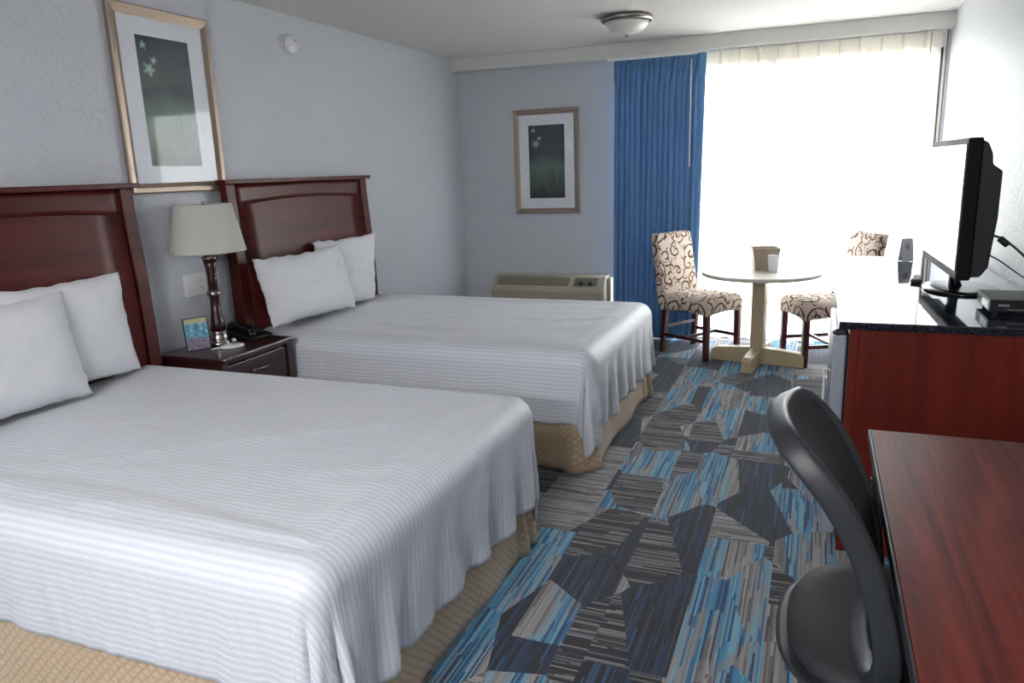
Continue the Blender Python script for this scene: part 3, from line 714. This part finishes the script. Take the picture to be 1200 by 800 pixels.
cl = thing('ceiling_light', 'round frosted ceiling light with nickel rim near the beam', 'ceiling light', (-1.245, 5.27, ZC))
MB().lathe([(0.150, -0.0005), (0.172, -0.012), (0.176, -0.026), (0.165, -0.036), (0.150, -0.042), (0.146, -0.030)], 56, cap1=False).build('pan', NICKEL, cl)
MB().lathe([(0.148, -0.038), (0.140, -0.062), (0.115, -0.090), (0.075, -0.110), (0.03, -0.118), (0.001, -0.119)], 56, cap1=False).build('glass_bowl', FROST, cl)
MB().lathe([(0.003, -0.118), (0.012, -0.120), (0.012, -0.126), (0.006, -0.134), (0.001, -0.138)], 20).build('finial', NICKEL, cl)

# added fill light in a ceiling housing, unseen behind the viewer
en = thing('added_ceiling_fill', 'square ceiling housing of an added fill light, behind the viewer', 'ceiling light', (-0.9, -0.75, ZC))
MB().box(-0.42, 0.42, -0.42, 0.42, -0.05, -0.0005, 0.01).build('housing', WHITEP, en)
le = area('ceiling_fill_lamp', (-0.9, -0.75, ZC-0.056), 0.8, 0.8, 34, (1.0, 0.98, 0.97), (0, 0, 0))
vn = thing('added_wall_fill', 'long white housing of an added fill light on the near wall, behind the viewer', 'wall light', (-1.1, YN, 1.95))
MB().box(-0.75, 0.75, 0.0005, 0.07, -0.09, 0.09, 0.02).build('housing', WHITEP, vn)
area('wall_fill_lamp', (-1.1, YN+0.076, 1.95), 1.4, 0.16, 28, (1.0, 0.98, 0.97), (rad(90), 0, 0))  # second added fill, out of view, brightens the near half of the room

# ------------------------------------------------------------------ curtains
def curtain_grid(x0, x1, yc, z0, z1, amp, pitch, seed, fine=0.012, nz=30, topamp=0.35, flare=0.0):
    n = int((x1-x0)/fine)
    def fn(u, v):
        z = z0+v*(z1-z0); xb = x0+u*(x1-x0)
        k = 1-(1-topamp)*max(0, (v-0.86)/0.14)
        ph_ = 2*pi*(xb-x0)/pitch+1.3*mnoise.noise(Vector((xb*2.3, seed, v*0.6)))
        y = yc+amp*k*sin(ph_)+amp*0.35*k*mnoise.noise(Vector((xb*19, seed, v*1.4)))
        cxm = (x0+x1)/2; x = cxm+(xb-cxm)*(1+flare*(1-v))+0.006*mnoise.noise(Vector((xb*8, v*3, seed)))
        return Vector((x, y, z))
    return MB().grid(fn, n, nz)
sh = thing('sheer_curtain', 'white pleated sheer curtain over the glass door', 'curtain', (0, 6.40, 0))
o = curtain_grid(-1.25, 0.775, 0.0, 0.02, 2.24, 0.022, 0.142, 3.0).build('sheer_panel', SHEER, sh)
SP = 0.142
def hdr(u, v):
    x = -1.25+u*2.025; z = 2.225+v*0.115; f_ = ((x+1.25)/SP) % 1.0
    pl = exp(-((f_-0.5)/0.045)**2)
    return Vector((x, -0.042*pl-0.006*sin(2*pi*f_)-0.004, z))
o = MB().grid(hdr, 420, 4).build('pinch_header', SHEERH, sh)
MB().box(-1.64, 0.815, -0.005, 0.02, 2.325, 2.343, 0.002).build('track', WHITEP, sh)
bc = thing('blue_drape', 'blue pleated drape gathered at the left of the window', 'curtain', (0, 6.315, 0))
def drp(u, v):
    z = 0.015+v*2.30; zz = z
    top = (-1.60, -0.885); waist = (-1.605, -0.925); bot = (-1.62, -0.945)
    if z > 2.0: q = (z-2.0)/0.315; l = waist[0]+(top[0]-waist[0])*q*q; r = waist[1]+(top[1]-waist[1])*q*q
    else: q = z/2.0; l = bot[0]+(waist[0]-bot[0])*q; r = bot[1]+(waist[1]-bot[1])*q
    x = l+(r-l)*u
    lo = 1-max(0, min(1, (z-2.05)/0.16))*0.75
    ph_ = 2*pi*u*15+1.2*mnoise.noise(Vector((u*7, 1.0, v*0.8)))
    y = 0.026*lo*sin(ph_)+0.013*lo*mnoise.noise(Vector((u*42, 4.0, v*1.2)))+0.006*mnoise.noise(Vector((u*90, 7.0, v*3)))
    if z > 2.19: y += 0.010*sin(2*pi*u*22)*min(1, (z-2.19)/0.04)
    x += 0.012*lo*cos(ph_)
    return Vector((x, y, z))
o = MB().grid(drp, 300, 60).build('drape_panel', BLUE, bc); solid(o, 0.002)
o = MB().grid(lambda u, v: Vector((-0.925+0.070*u-0.05*(1-v)*0.8, -0.012-0.010*sin(u*pi), 0.02+v*2.30)), 8, 20).build('hem_edge', BLUE, bc); solid(o, 0.002)
MB().box(-1.66, -0.83, 0.0, 0.02, 2.318, 2.343, 0.002).build('track', WHITEP, bc)
MB().tube([(-0.965, -0.055, 2.28), (-0.965, -0.062, 1.45)], 0.005, 8).build('wand', WHITEP, bc)
wc = thing('curtain_wand', 'long thin curtain wand hanging by the right end of the sheer', 'curtain wand', (0.80, 6.37, 0))
MB().tube([(0.005, 0, 2.34), (0.003, 0, 0.55)], 0.005, 8).build('rod', BRONZE, wc)
MB().tube([(-0.10, -0.02, 2.33), (-0.10, -0.022, 0.35)], 0.0025, 6).build('cord', plain('tan_cord', rgb(120, 106, 92), 0.7), wc)

# ------------------------------------------------------------------ dining table and chairs
dt = thing('dining_table', 'small round cream pedestal table by the window', 'table', (-0.35, 5.70, 0), rad(-9))
MB().lathe([(0.405, 0.662), (0.420, 0.668), (0.423, 0.680), (0.420, 0.690), (0.412, 0.693)], 72).build('tabletop', CREAMT, dt)
MB().box(-0.047, 0.047, -0.047, 0.047, 0.0, 0.645, 0.004).build('pedestal', BEIGEW, dt)
MB().box(-0.25, 0.25, -0.03, 0.03, 0.642, 0.662, 0.003).build('top_brace', BEIGEW, dt)
def foot(a):
    p = [(0.047, 0.0), (0.335, 0.0), (0.335, 0.085), (0.30, 0.105), (0.047, 0.125)]
    return MB().prism(p, -0.035, 0.035, 'y', 0.005, M=Matrix.Rotation(a, 4, 'Z')).build('foot', BEIGEW, dt)
for k in range(4): foot(k*pi/2)

def make_chair(label):
    t = thing('dining_chair', label, 'chair', (0, 0, 0), 0, 'scroll-patterned dining chairs')
    # seat: upholstered box with crowned top
    def seat_fn():
        mb = MB(); n = 16
        def rr(a, b, k):   # rounded square section
            m = max(abs(a), abs(b)); return m
        hx, hy = 0.245, 0.225
        prof = [(0.93, 0.345, 0), (0.975, 0.345, 1), (1.0, 0.36, 1), (1.0, 0.42, 1), (0.985, 0.448, 1), (0.93, 0.470, 1), (0.8, 0.484, 1), (0.5, 0.496, 1), (0.02, 0.50, 1)]
        seg = 64; rings = []
        for k, z, _ in prof:
            ring = []
            for i in range(seg):
                a = 2*pi*i/seg; c, s = cos(a), sin(a); e = 0.18
                x = hx*k*(abs(c)**e)*(1 if c >= 0 else -1); y = hy*k*(abs(s)**e)*(1 if s >= 0 else -1)
                zz = z
                if z < 0.37: zz = z+0.022*(1-min(1, abs(c*s)*2.0))
                ring.append(mb.bm.verts.new((x, y, zz)))
            rings.append(ring)
        for A, B in zip(rings, rings[1:]):
            for i in range(seg):
                f = mb.bm.faces.new([A[i], A[(i+1) % seg], B[(i+1) % seg], B[i]]); f.smooth = True
        mb.bm.faces.new(rings[-1]); mb.bm.faces.new(list(reversed(rings[0])))
        return mb
    seat_fn().build('seat', SCROLL, t)
    mb = MB().box(-0.035, 0.035, -0.222, 0.222, 0.0, 0.56, 0.022, seg=4)
    for v in mb.bm.verts:
        z = v.co.z; v.co.x += -0.225-0.16*z-0.03*z*z+(0.016*(1-(v.co.y/0.222)**2) if v.co.x > 0 else 0); v.co.z += 0.385; v.co.y *= 1-0.06*z/0.56
    for f in mb.bm.faces: f.smooth = True
    mb.build('backrest', SCROLL, t)
    for s in (-1, 1):
        MB().prism([(-0.018, 0), (0.018, 0), (0.024, 0.36), (-0.024, 0.36)], -0.019, 0.019, 'y', 0.003, M=Matrix.Translation((0.205, s*0.190, 0))).build('leg', CHERRY_L, t)
        MB().prism([(-0.245, 0), (-0.213, 0), (-0.175, 0.40), (-0.222, 0.40)], -0.019, 0.019, 'y', 0.003, M=Matrix.Translation((0, s*0.190, 0))).build('leg', CHERRY_L, t)
        MB().box(-0.21, 0.19, s*0.19-0.009, s*0.19+0.009, 0.135, 0.162, 0.002).build('stretcher', CHERRY_L, t)
    MB().box(-0.02, 0.0, -0.185, 0.185, 0.137, 0.160, 0.002).build('stretcher', CHERRY_L, t)
    MB().box(-0.22, -0.20, -0.185, 0.185, 0.20, 0.224, 0.002).build('stretcher', CHERRY_L, t)
    return t
ch = make_chair('scroll-patterned dining chair left of the round table, before the blue drape')
ch.location = (-0.80, 5.92, 0); ch.rotation_euler = (0, 0, rad(-31))
dup(ch, (0.085, 5.90, 0), rad(205), 'scroll-patterned dining chair right of the round table, partly behind the dresser')

bk = thing('ice_bucket', 'square tapered taupe bucket on the round table', 'bucket', (-0.335, 5.83, 0.6935), rad(12))
def taper(a, b, z0, z1):
    mb = MB(); v = [mb.bm.verts.new((sx*k, sy*k, z)) for k, z in ((a, z0), (b, z1), (b-0.008, z1), (a-0.006, z0+0.012)) for sx, sy in ((-1, -1), (1, -1), (1, 1), (-1, 1))]
    for r in range(3):
        for i in range(4): mb.bm.faces.new([v[r*4+i], v[r*4+(i+1) % 4], v[r*4+4+(i+1) % 4], v[r*4+4+i]])
    mb.bm.faces.new(v[0:4][::-1]); mb.bm.faces.new(v[12:16]); return mb
taper(0.072, 0.098, 0.0, 0.152).build('body', TAUPE, bk)
mb = MB()
for i in range(4): mb.box(-0.101, 0.101, 0.090, 0.101, 0.148, 0.158, 0.002, M=Matrix.Rotation(i*pi/2, 4, 'Z'))
mb.build('rim', TAUPE, bk)
cp = thing('paper_cup', 'white paper cup on the round table in front of the bucket', 'cup', (-0.262, 5.655, 0.6935))
o = MB().lathe([(0.030, 0.0), (0.031, 0.003), (0.040, 0.115), (0.0425, 0.118), (0.040, 0.121)], 32, cap1=False).build('cup_wall', PAPER, cp); solid(o, 0.0015)

# ------------------------------------------------------------------ dresser, fridge, television
DX, DY0, DY1, DZ = 0.10, 2.87, 4.90, 0.90
dr = thing('dresser', 'long cherry dresser with dark granite top against the right wall', 'dresser', (0.5, 3.88, 0))
I = Matrix.Translation((-0.5, -3.88, 0))
def dpart(mb, name, m, parent=dr):
    bmesh.ops.transform(mb.bm, matrix=I, verts=mb.bm.verts); return mb.build(name, m, parent)
dpart(MB().box(DX, XR-0.002, DY0, DY1, DZ-0.028, DZ, 0.003), 'countertop', GRAN)
dpart(MB().box(0.152, XR-0.003, DY0+0.012, DY0+0.032, 0.0, DZ-0.028, 0.001), 'side_panel', REDWOOD)
dpart(MB().box(0.138, 0.168, DY0+0.008, DY0+0.034, 0.0, DZ-0.028, 0.002), 'front_stile', REDWOOD)
mb = MB().box(0.152, XR-0.003, DY1-0.03, DY1-0.01, 0, DZ-0.028); mb.box(XR-0.02, XR-0.003, DY0+0.03, DY1-0.03, 0.0, DZ-0.028)
mb.box(0.152, XR-0.02, 3.50, 3.52, 0.0, DZ-0.028); mb.box(0.16, XR-0.02, 3.52, DY1-0.03, 0.06, 0.08); mb.box(0.19, 0.20, 3.52, DY1-0.03, 0.0, 0.06)
mb.box(0.152, 0.17, 3.52, DY1-0.03, DZ-0.05, DZ-0.028)
dpart(mb, 'carcass', REDWOOD)
for i in range(2):
    for j in range(3):
        ya, z0 = 3.526+i*0.672, 0.085+j*0.257
        d = dpart(MB().box(0.13, 0.152, ya, ya+0.664, z0, z0+0.25, 0.004), 'drawer', REDWOOD)
        dpart(MB().tube([(0.13, ya+0.27, z0+0.15), (0.112, ya+0.275, z0+0.15), (0.108, ya+0.332, z0+0.15), (0.112, ya+0.389, z0+0.15), (0.13, ya+0.394, z0+0.15)], 0.005, 8), 'handle', NICKEL, d)
fg = thing('mini_fridge', 'stainless mini fridge under the near end of the granite top', 'fridge', (0.4, 3.2, 0))
I2 = Matrix.Translation((-0.4, -3.2, 0))
def fpart(mb, name, m, parent=fg):
    bmesh.ops.transform(mb.bm, matrix=I2, verts=mb.bm.verts); return mb.build(name, m, parent)
fpart(MB().box(0.135, 0.72, DY0+0.045, 3.47, 0.02, 0.845, 0.006), 'cabinet', DARKG)
fd = fpart(MB().box(0.084, 0.132, DY0+0.045, 3.47, 0.05, 0.842, 0.006), 'door', STEEL)
fpart(MB().box(0.082, 0.128, DY0+0.032, DY0+0.062, 0.845, 0.858, 0.003).lathe([(0.010, 0), (0.010, 0.02)], 16, (0.10, DY0+0.046, 0.842)), 'hinge', BLACKM, fg)
fpart(MB().tube([(0.084, DY0+0.06, 0.70), (0.066, DY0+0.06, 0.71), (0.056, DY0+0.06, 0.70), (0.062, DY0+0.06, 0.685), (0.062, DY0+0.06, 0.56), (0.064, DY0+0.06, 0.51), (0.084, DY0+0.06, 0.505)], 0.004, 8), 'handle', WHITEP, fd)
for yy in (2.98, 3.40):
    for xx in (0.18, 0.66): fpart(MB().lathe([(0.018, 0), (0.018, 0.022)], 14, (xx, yy, 0)), 'levelling_foot', BLACKM)

tv = thing('television', 'flat black television on the granite top, screen toward the beds', 'television', (0.60, 3.70, DZ), rad(1.6))
W2, Z0, Z1 = 0.405, 0.095, 0.632
o = MB().box(-0.095, -0.045, -W2, W2, Z0, Z1, 0.008, seg=3).build('bezel', plain('satin_black_bezel', rgb(14, 14, 18), 0.6, spec=0.15), tv)
MB().box(-0.0975, -0.0945, -W2+0.022, W2-0.022, Z0+0.035, Z1-0.024, 0.001).build('screen', SCREEN, tv)
pf = [(-0.047, Z0+0.01), (-0.047, Z1-0.008), (-0.025, Z1-0.02), (-0.008, Z1-0.06), (-0.004, Z1-0.10), (0.030, Z1-0.125), (0.030, Z1-0.30), (0.015, Z0+0.05), (-0.01, Z0+0.012)]
MB().prism(pf, -W2+0.02, W2-0.02, 'y', 0.006).build('rear_cover', BLACKM, tv)
MB().tube([(-0.02, 0, 0.012), (-0.025, 0, 0.05), (-0.028, 0, 0.12)], [0.055, 0.04, 0.045], 20, flat=((1, 0, 0), 0.5)).build('neck', BLACKP, tv)
MB().lathe([(0.2, 0.0), (0.203, 0.004), (0.2, 0.010), (0.16, 0.014), (0.05, 0.018), (0.001, 0.018)], 48, M=Matrix.Diagonal((0.72, 1.0, 1, 1)), cap1=False).build('stand_base', BLACKP, tv)
sk = MB()
for k in range(4): sk.box(0.029, 0.034, -W2+0.10, -W2+0.13, Z0+0.14+k*0.03, Z0+0.16+k*0.03, 0.001)
sk.build('port', NICKEL, tv)
def cable(name, label, pts, r, extra=None):
    cu = []
    P = [Vector(p) for p in pts]
    for i in range(len(P)-1):
        p0, p1, p2, p3 = P[max(i-1, 0)], P[i], P[i+1], P[min(i+2, len(P)-1)]
        for k in range(8):
            t = k/8; cu.append(0.5*((2*p1)+(-p0+p2)*t+(2*p0-5*p1+4*p2-p3)*t*t+(-p0+3*p1-3*p2+p3)*t**3))
    cu.append(P[-1])
    t = thing(name, label, 'cable', P[0]); base = P[0]
    MB().tube([c-base for c in cu], r, 8).build('cord', BLACKM, t)
    if extra:
        a, b = Vector(extra[0])-base, Vector(extra[1])-base
        MB().tube([a, a+(b-a)*0.08, b-(b-a)*0.08, b], [0.009, 0.013, 0.013, 0.009], 14).build('ferrite_core', BLACKM, t)
    return t
cable('video_cable', 'thick black cable with ferrite lump from television back to wall', [(0.633, 3.42, 1.165), (0.69, 3.40, 1.14), (0.76, 3.38, 1.075), (0.815, 3.35, 1.00), (0.830, 3.36, 0.94), (0.80, 3.44, 0.906)], 0.0045, ((0.668, 3.405, 1.150), (0.700, 3.398, 1.122)))
cable('antenna_cable', 'thin black cable sagging below the ferrite cable behind the television', [(0.626, 3.42, 1.09), (0.68, 3.41, 1.06), (0.76, 3.38, 1.00), (0.825, 3.34, 0.965), (0.832, 3.42, 0.92), (0.80, 3.50, 0.905)], 0.0028)
cable('power_cable', 'short black cable rising from the granite top behind the cable box', [(0.68, 3.44, 0.905), (0.74, 3.42, 0.918), (0.80, 3.36, 0.955), (0.836, 3.30, 0.98)], 0.003)

cb = thing('cable_box', 'flat black cable box at the near end of the granite top', 'cable box', (0.715, 3.20, DZ), rad(0))
MB().box(-0.115, 0.118, -0.115, 0.115, 0.014, 0.060, 0.003).build('case', BLACKM, cb)
MB().box(-0.113, 0.116, -0.118, -0.114, 0.016, 0.058, 0.001).build('front_panel', BLACKP, cb)
MB().box(-0.1165, -0.1148, -0.09, 0.02, 0.022, 0.050).build('paper_label', WHITEP, cb)
mb = MB().box(-0.09, -0.055, -0.1195, -0.1178, 0.036, 0.044); mb.box(0.0, 0.035, -0.1195, -0.1178, 0.040, 0.043); mb.box(-0.06, 0.10, -0.1195, -0.1178, 0.024, 0.0265)
mb.build('front_marking', plain('grey_print', rgb(120, 122, 130), 0.4), cb)
for a in (-0.09, 0.09):
    for b in (-0.09, 0.09): MB().lathe([(0.010, 0), (0.010, 0.014)], 14, (a, b, 0)).build('rubber_foot', BLACKM, cb)

tc = thing('tent_card', 'grey folded tent card with red emblem at the far end of the granite top', 'sign', (0.482, 4.68, DZ), rad(-62))
def leaf(s): return Matrix.Rotation(s*rad(9), 4, 'Y')
o = MB().box(-0.0008, 0.0008, -0.034, 0.034, 0.0, 0.13, M=Matrix.Translation((0.02, 0, 0.001)) @ leaf(-1)).build('front_leaf', CARDG, tc)
MB().box(-0.0008, 0.0008, -0.034, 0.034, 0.0, 0.13, M=Matrix.Translation((-0.02, 0, 0.001)) @ leaf(1)).build('rear_leaf', CARDG, tc)
Ml = Matrix.Translation((0.02, 0, 0.001)) @ leaf(-1)
ring = [Ml @ Vector((0.0014, 0.010*cos(a*pi/8)*1.0, 0.082+0.018*sin(a*pi/8))) for a in range(16)]
mb = MB().tube(ring, 0.0022, 6, closed=True); mb.box(0.0009, 0.0016, -0.004, 0.004, 0.076, 0.088, M=Ml); mb.build('emblem', REDINK, o)
rm = thing('remote_control', 'black remote control lying beyond the television base', 'remote control', (0.46, 3.93, DZ), rad(80))
MB().box(-0.085, 0.085, -0.022, 0.022, 0.0005, 0.018, 0.006, seg=3).build('body', BLACKM, rm)
mb = MB()
for i in range(7):
    for j in range(3): mb.box(-0.066+i*0.019, -0.056+i*0.019, -0.014+j*0.0105, -0.007+j*0.0105, 0.0175, 0.0195, 0.0005)
mb.build('button_pad', DARKG, rm)

# ------------------------------------------------------------------ desk
dk = thing('desk', 'mahogany laminate desk along the right wall in the foreground', 'desk', (0.5, 1.4, 0))
I3 = Matrix.Translation((-0.5, -1.4, 0))
def kpart(mb, name, m, parent=dk):
    bmesh.ops.transform(mb.bm, matrix=I3, verts=mb.bm.verts); return mb.build(name, m, parent)
kpart(MB().box(0.170, XR-0.003, 0.62, 2.14, 0.722, 0.750, 0.002), 'desktop', DESKW)
kpart(MB().box(0.164, 0.1695, 0.62, 2.14, 0.722, 0.7495, 0.001), 'edge_band', BLACKST)
for ya in (0.68, 2.085):
    kpart(MB().box(0.18, 0.215, ya, ya+0.03, 0.0, 0.70, 0.003), 'leg', BLACKST)
    kpart(MB().box(0.78, 0.815, ya, ya+0.03, 0.0, 0.70, 0.003), 'leg', BLACKST)
mb = MB()
for ya in (0.68, 2.085): mb.box(0.18, 0.815, ya, ya+0.03, 0.70, 0.7215, 0.002); mb.box(0.215, 0.78, ya, ya+0.03, 0.06, 0.085, 0.002)
mb.box(0.19, 0.215, 0.71, 2.085, 0.695, 0.7215, 0.002); mb.box(0.78, 0.80, 0.71, 2.085, 0.40, 0.7215, 0.002)
kpart(mb, 'frame', BLACKST)
kpart(MB().lathe([(0.006, 0), (0.006, 0.004), (0.003, 0.006)], 12, M=Matrix.Translation((0.179, 2.06, 0.64)) @ Matrix.Rotation(rad(-90), 4, 'Y')), 'bolt', NICKEL)

# ------------------------------------------------------------------ office chair
oc = thing('office_chair', 'black mesh office chair tucked against the desk in the foreground', 'chair', (0.28, 1.57, 0))
I4 = Matrix.Translation((-0.28, -1.57, 0))
def opart(mb, name, m, parent=oc):
    bmesh.ops.transform(mb.bm, matrix=I4, verts=mb.bm.verts); return mb.build(name, m, parent)
def catmull(P, k=8):
    P = [Vector(p) for p in P]; out = []
    for i in range(len(P)-1):
        p0, p1, p2, p3 = P[max(i-1, 0)], P[i], P[i+1], P[min(i+2, len(P)-1)]
        for j in range(k):
            t = j/k; out.append(0.5*((2*p1)+(-p0+p2)*t+(2*p0-5*p1+4*p2-p3)*t*t+(-p0+3*p1-3*p2+p3)*t**3))
    out.append(P[-1]); return out
prof = [(-0.045, 1.02), (-0.018, 0.983), (0.022, 0.945), (0.055, 0.905), (0.090, 0.845), (0.120, 0.775), (0.143, 0.705), (0.158, 0.63), (0.165, 0.56), (0.155, 0.50)]
YA, YC = 1.30, 1.70
def bx(z):       # x on the side profile at height z
    pr = prof
    if z >= pr[0][1]: return pr[0][0]-(z-pr[0][1])*0.5
    for (xa, za), (xb, zb) in zip(pr, pr[1:]):
        if zb <= z <= za: return xb+(xa-xb)*(z-zb)/(za-zb)
    return pr[-1][0]
def bs(y, z):    # concave back surface
    q = (y-(YA+YC)/2)/((YC-YA)/2); q = max(-1.0, min(1.0, q))
    return bx(z)-0.026*(1-q*q)
loop = []
zt, zb_ = 1.035, 0.52
side = [0.975-i*0.038 for i in range(12)]
for z in side: loop.append((bx(z), YA, z))
for i in range(1, 8): a = i/8; y = YA+(YC-YA)*a; loop.append((bs(y, zb_), y, zb_-0.015*sin(pi*a)))
for z in reversed(side): loop.append((bx(z)+0.0, YC, z))
for i in range(1, 12): a = i/12; y = YC-(YC-YA)*a; e = sin(pi*a)**0.45; loop.append((bs(y, 0.975)-0.010*e, y, 0.975+0.014*e-0.018*(1-a)))
# smooth the loop
for _ in range(2):
    loop = [tuple((loop[i-1][k]+2*loop[i][k]+loop[(i+1) % len(loop)][k])/4 for k in range(3)) for i in range(len(loop))]
opart(MB().tube(loop, 0.0195, 20, closed=True, flat=((1, 0, 0.5), 1.15), sq=0.45), 'back_frame', GREYP)
def msh(u, v):
    z = zb_+0.01+v*(0.975-zb_); y = YA+0.01+u*(YC-YA-0.02); return Vector((bs(y, z)+0.014, y, z))
o = opart(MB().grid(msh, 24, 30), 'back_mesh', MESH); solid(o, 0.003)
# seat: rounded pan with padded cushion
def ring_shape(hx, hy, z, e=0.42, n=56): return [(0.265+hx*(abs(cos(a))**e)*(1 if cos(a) >= 0 else -1), 1.615+hy*(abs(sin(a))**e)*(1 if sin(a) >= 0 else -1), z) for a in [2*pi*i/n for i in range(n)]]
def stack(rings):
    mb = MB(); R = [[mb.bm.verts.new(p) for p in r] for r in rings]
    for A, B in zip(R, R[1:]):
        for i in range(len(A)): f = mb.bm.faces.new([A[i], A[(i+1) % len(A)], B[(i+1) % len(A)], B[i]]); f.smooth = True
    mb.bm.faces.new(list(reversed(R[0]))); mb.bm.faces.new(R[-1]); return mb
opart(stack([ring_shape(*a, e=0.75) for a in ((0.20, 0.18, 0.40), (0.28, 0.27, 0.425), (0.30, 0.29, 0.455), (0.29, 0.28, 0.458))]), 'seat_shell', GREYP)
opart(stack([ring_shape(*a, e=0.75) for a in ((0.27, 0.26, 0.455), (0.278, 0.268, 0.475), (0.265, 0.255, 0.497), (0.22, 0.21, 0.502), (0.10, 0.10, 0.498), (0.01, 0.01, 0.497))]), 'seat_cushion', MESH)
opart(MB().tube(catmull([(0.27, 1.56, 0.39), (0.22, 1.53, 0.40), (0.19, 1.51, 0.45), (0.165, 1.50, 0.53)]), 0.026, 12, flat=((1, 0, 0), 0.5)), 'back_bracket', BLACKM)
opart(MB().lathe([(0.025, 0.10), (0.025, 0.26), (0.018, 0.26), (0.018, 0.40)], 20, (0.30, 1.60, 0)), 'gas_lift', BLACKM)
opart(MB().box(0.20, 0.40, 1.52, 1.68, 0.375, 0.405, 0.01), 'tilt_box', BLACKM)
for k in range(5):
    a = 2*pi*k/5+0.3; c, s = cos(a), sin(a)
    lg = opart(MB().tube([(0.30+0.02*c, 1.60+0.02*s, 0.105), (0.30+0.15*c, 1.60+0.15*s, 0.095), (0.30+0.27*c, 1.60+0.27*s, 0.068)], [0.024, 0.019, 0.014], 10), 'base_arm', BLACKM)
    M = Matrix.Translation((0.30+0.27*c, 1.60+0.27*s, 0.026)) @ Matrix.Rotation(a, 4, 'Z') @ Matrix.Rotation(pi/2, 4, 'X')
    opart(MB().lathe([(0.024, -0.02), (0.026, -0.018), (0.026, -0.004), (0.02, 0), (0.026, 0.004), (0.026, 0.018), (0.024, 0.02)], 20, M=M), 'caster', BLACKM, lg)
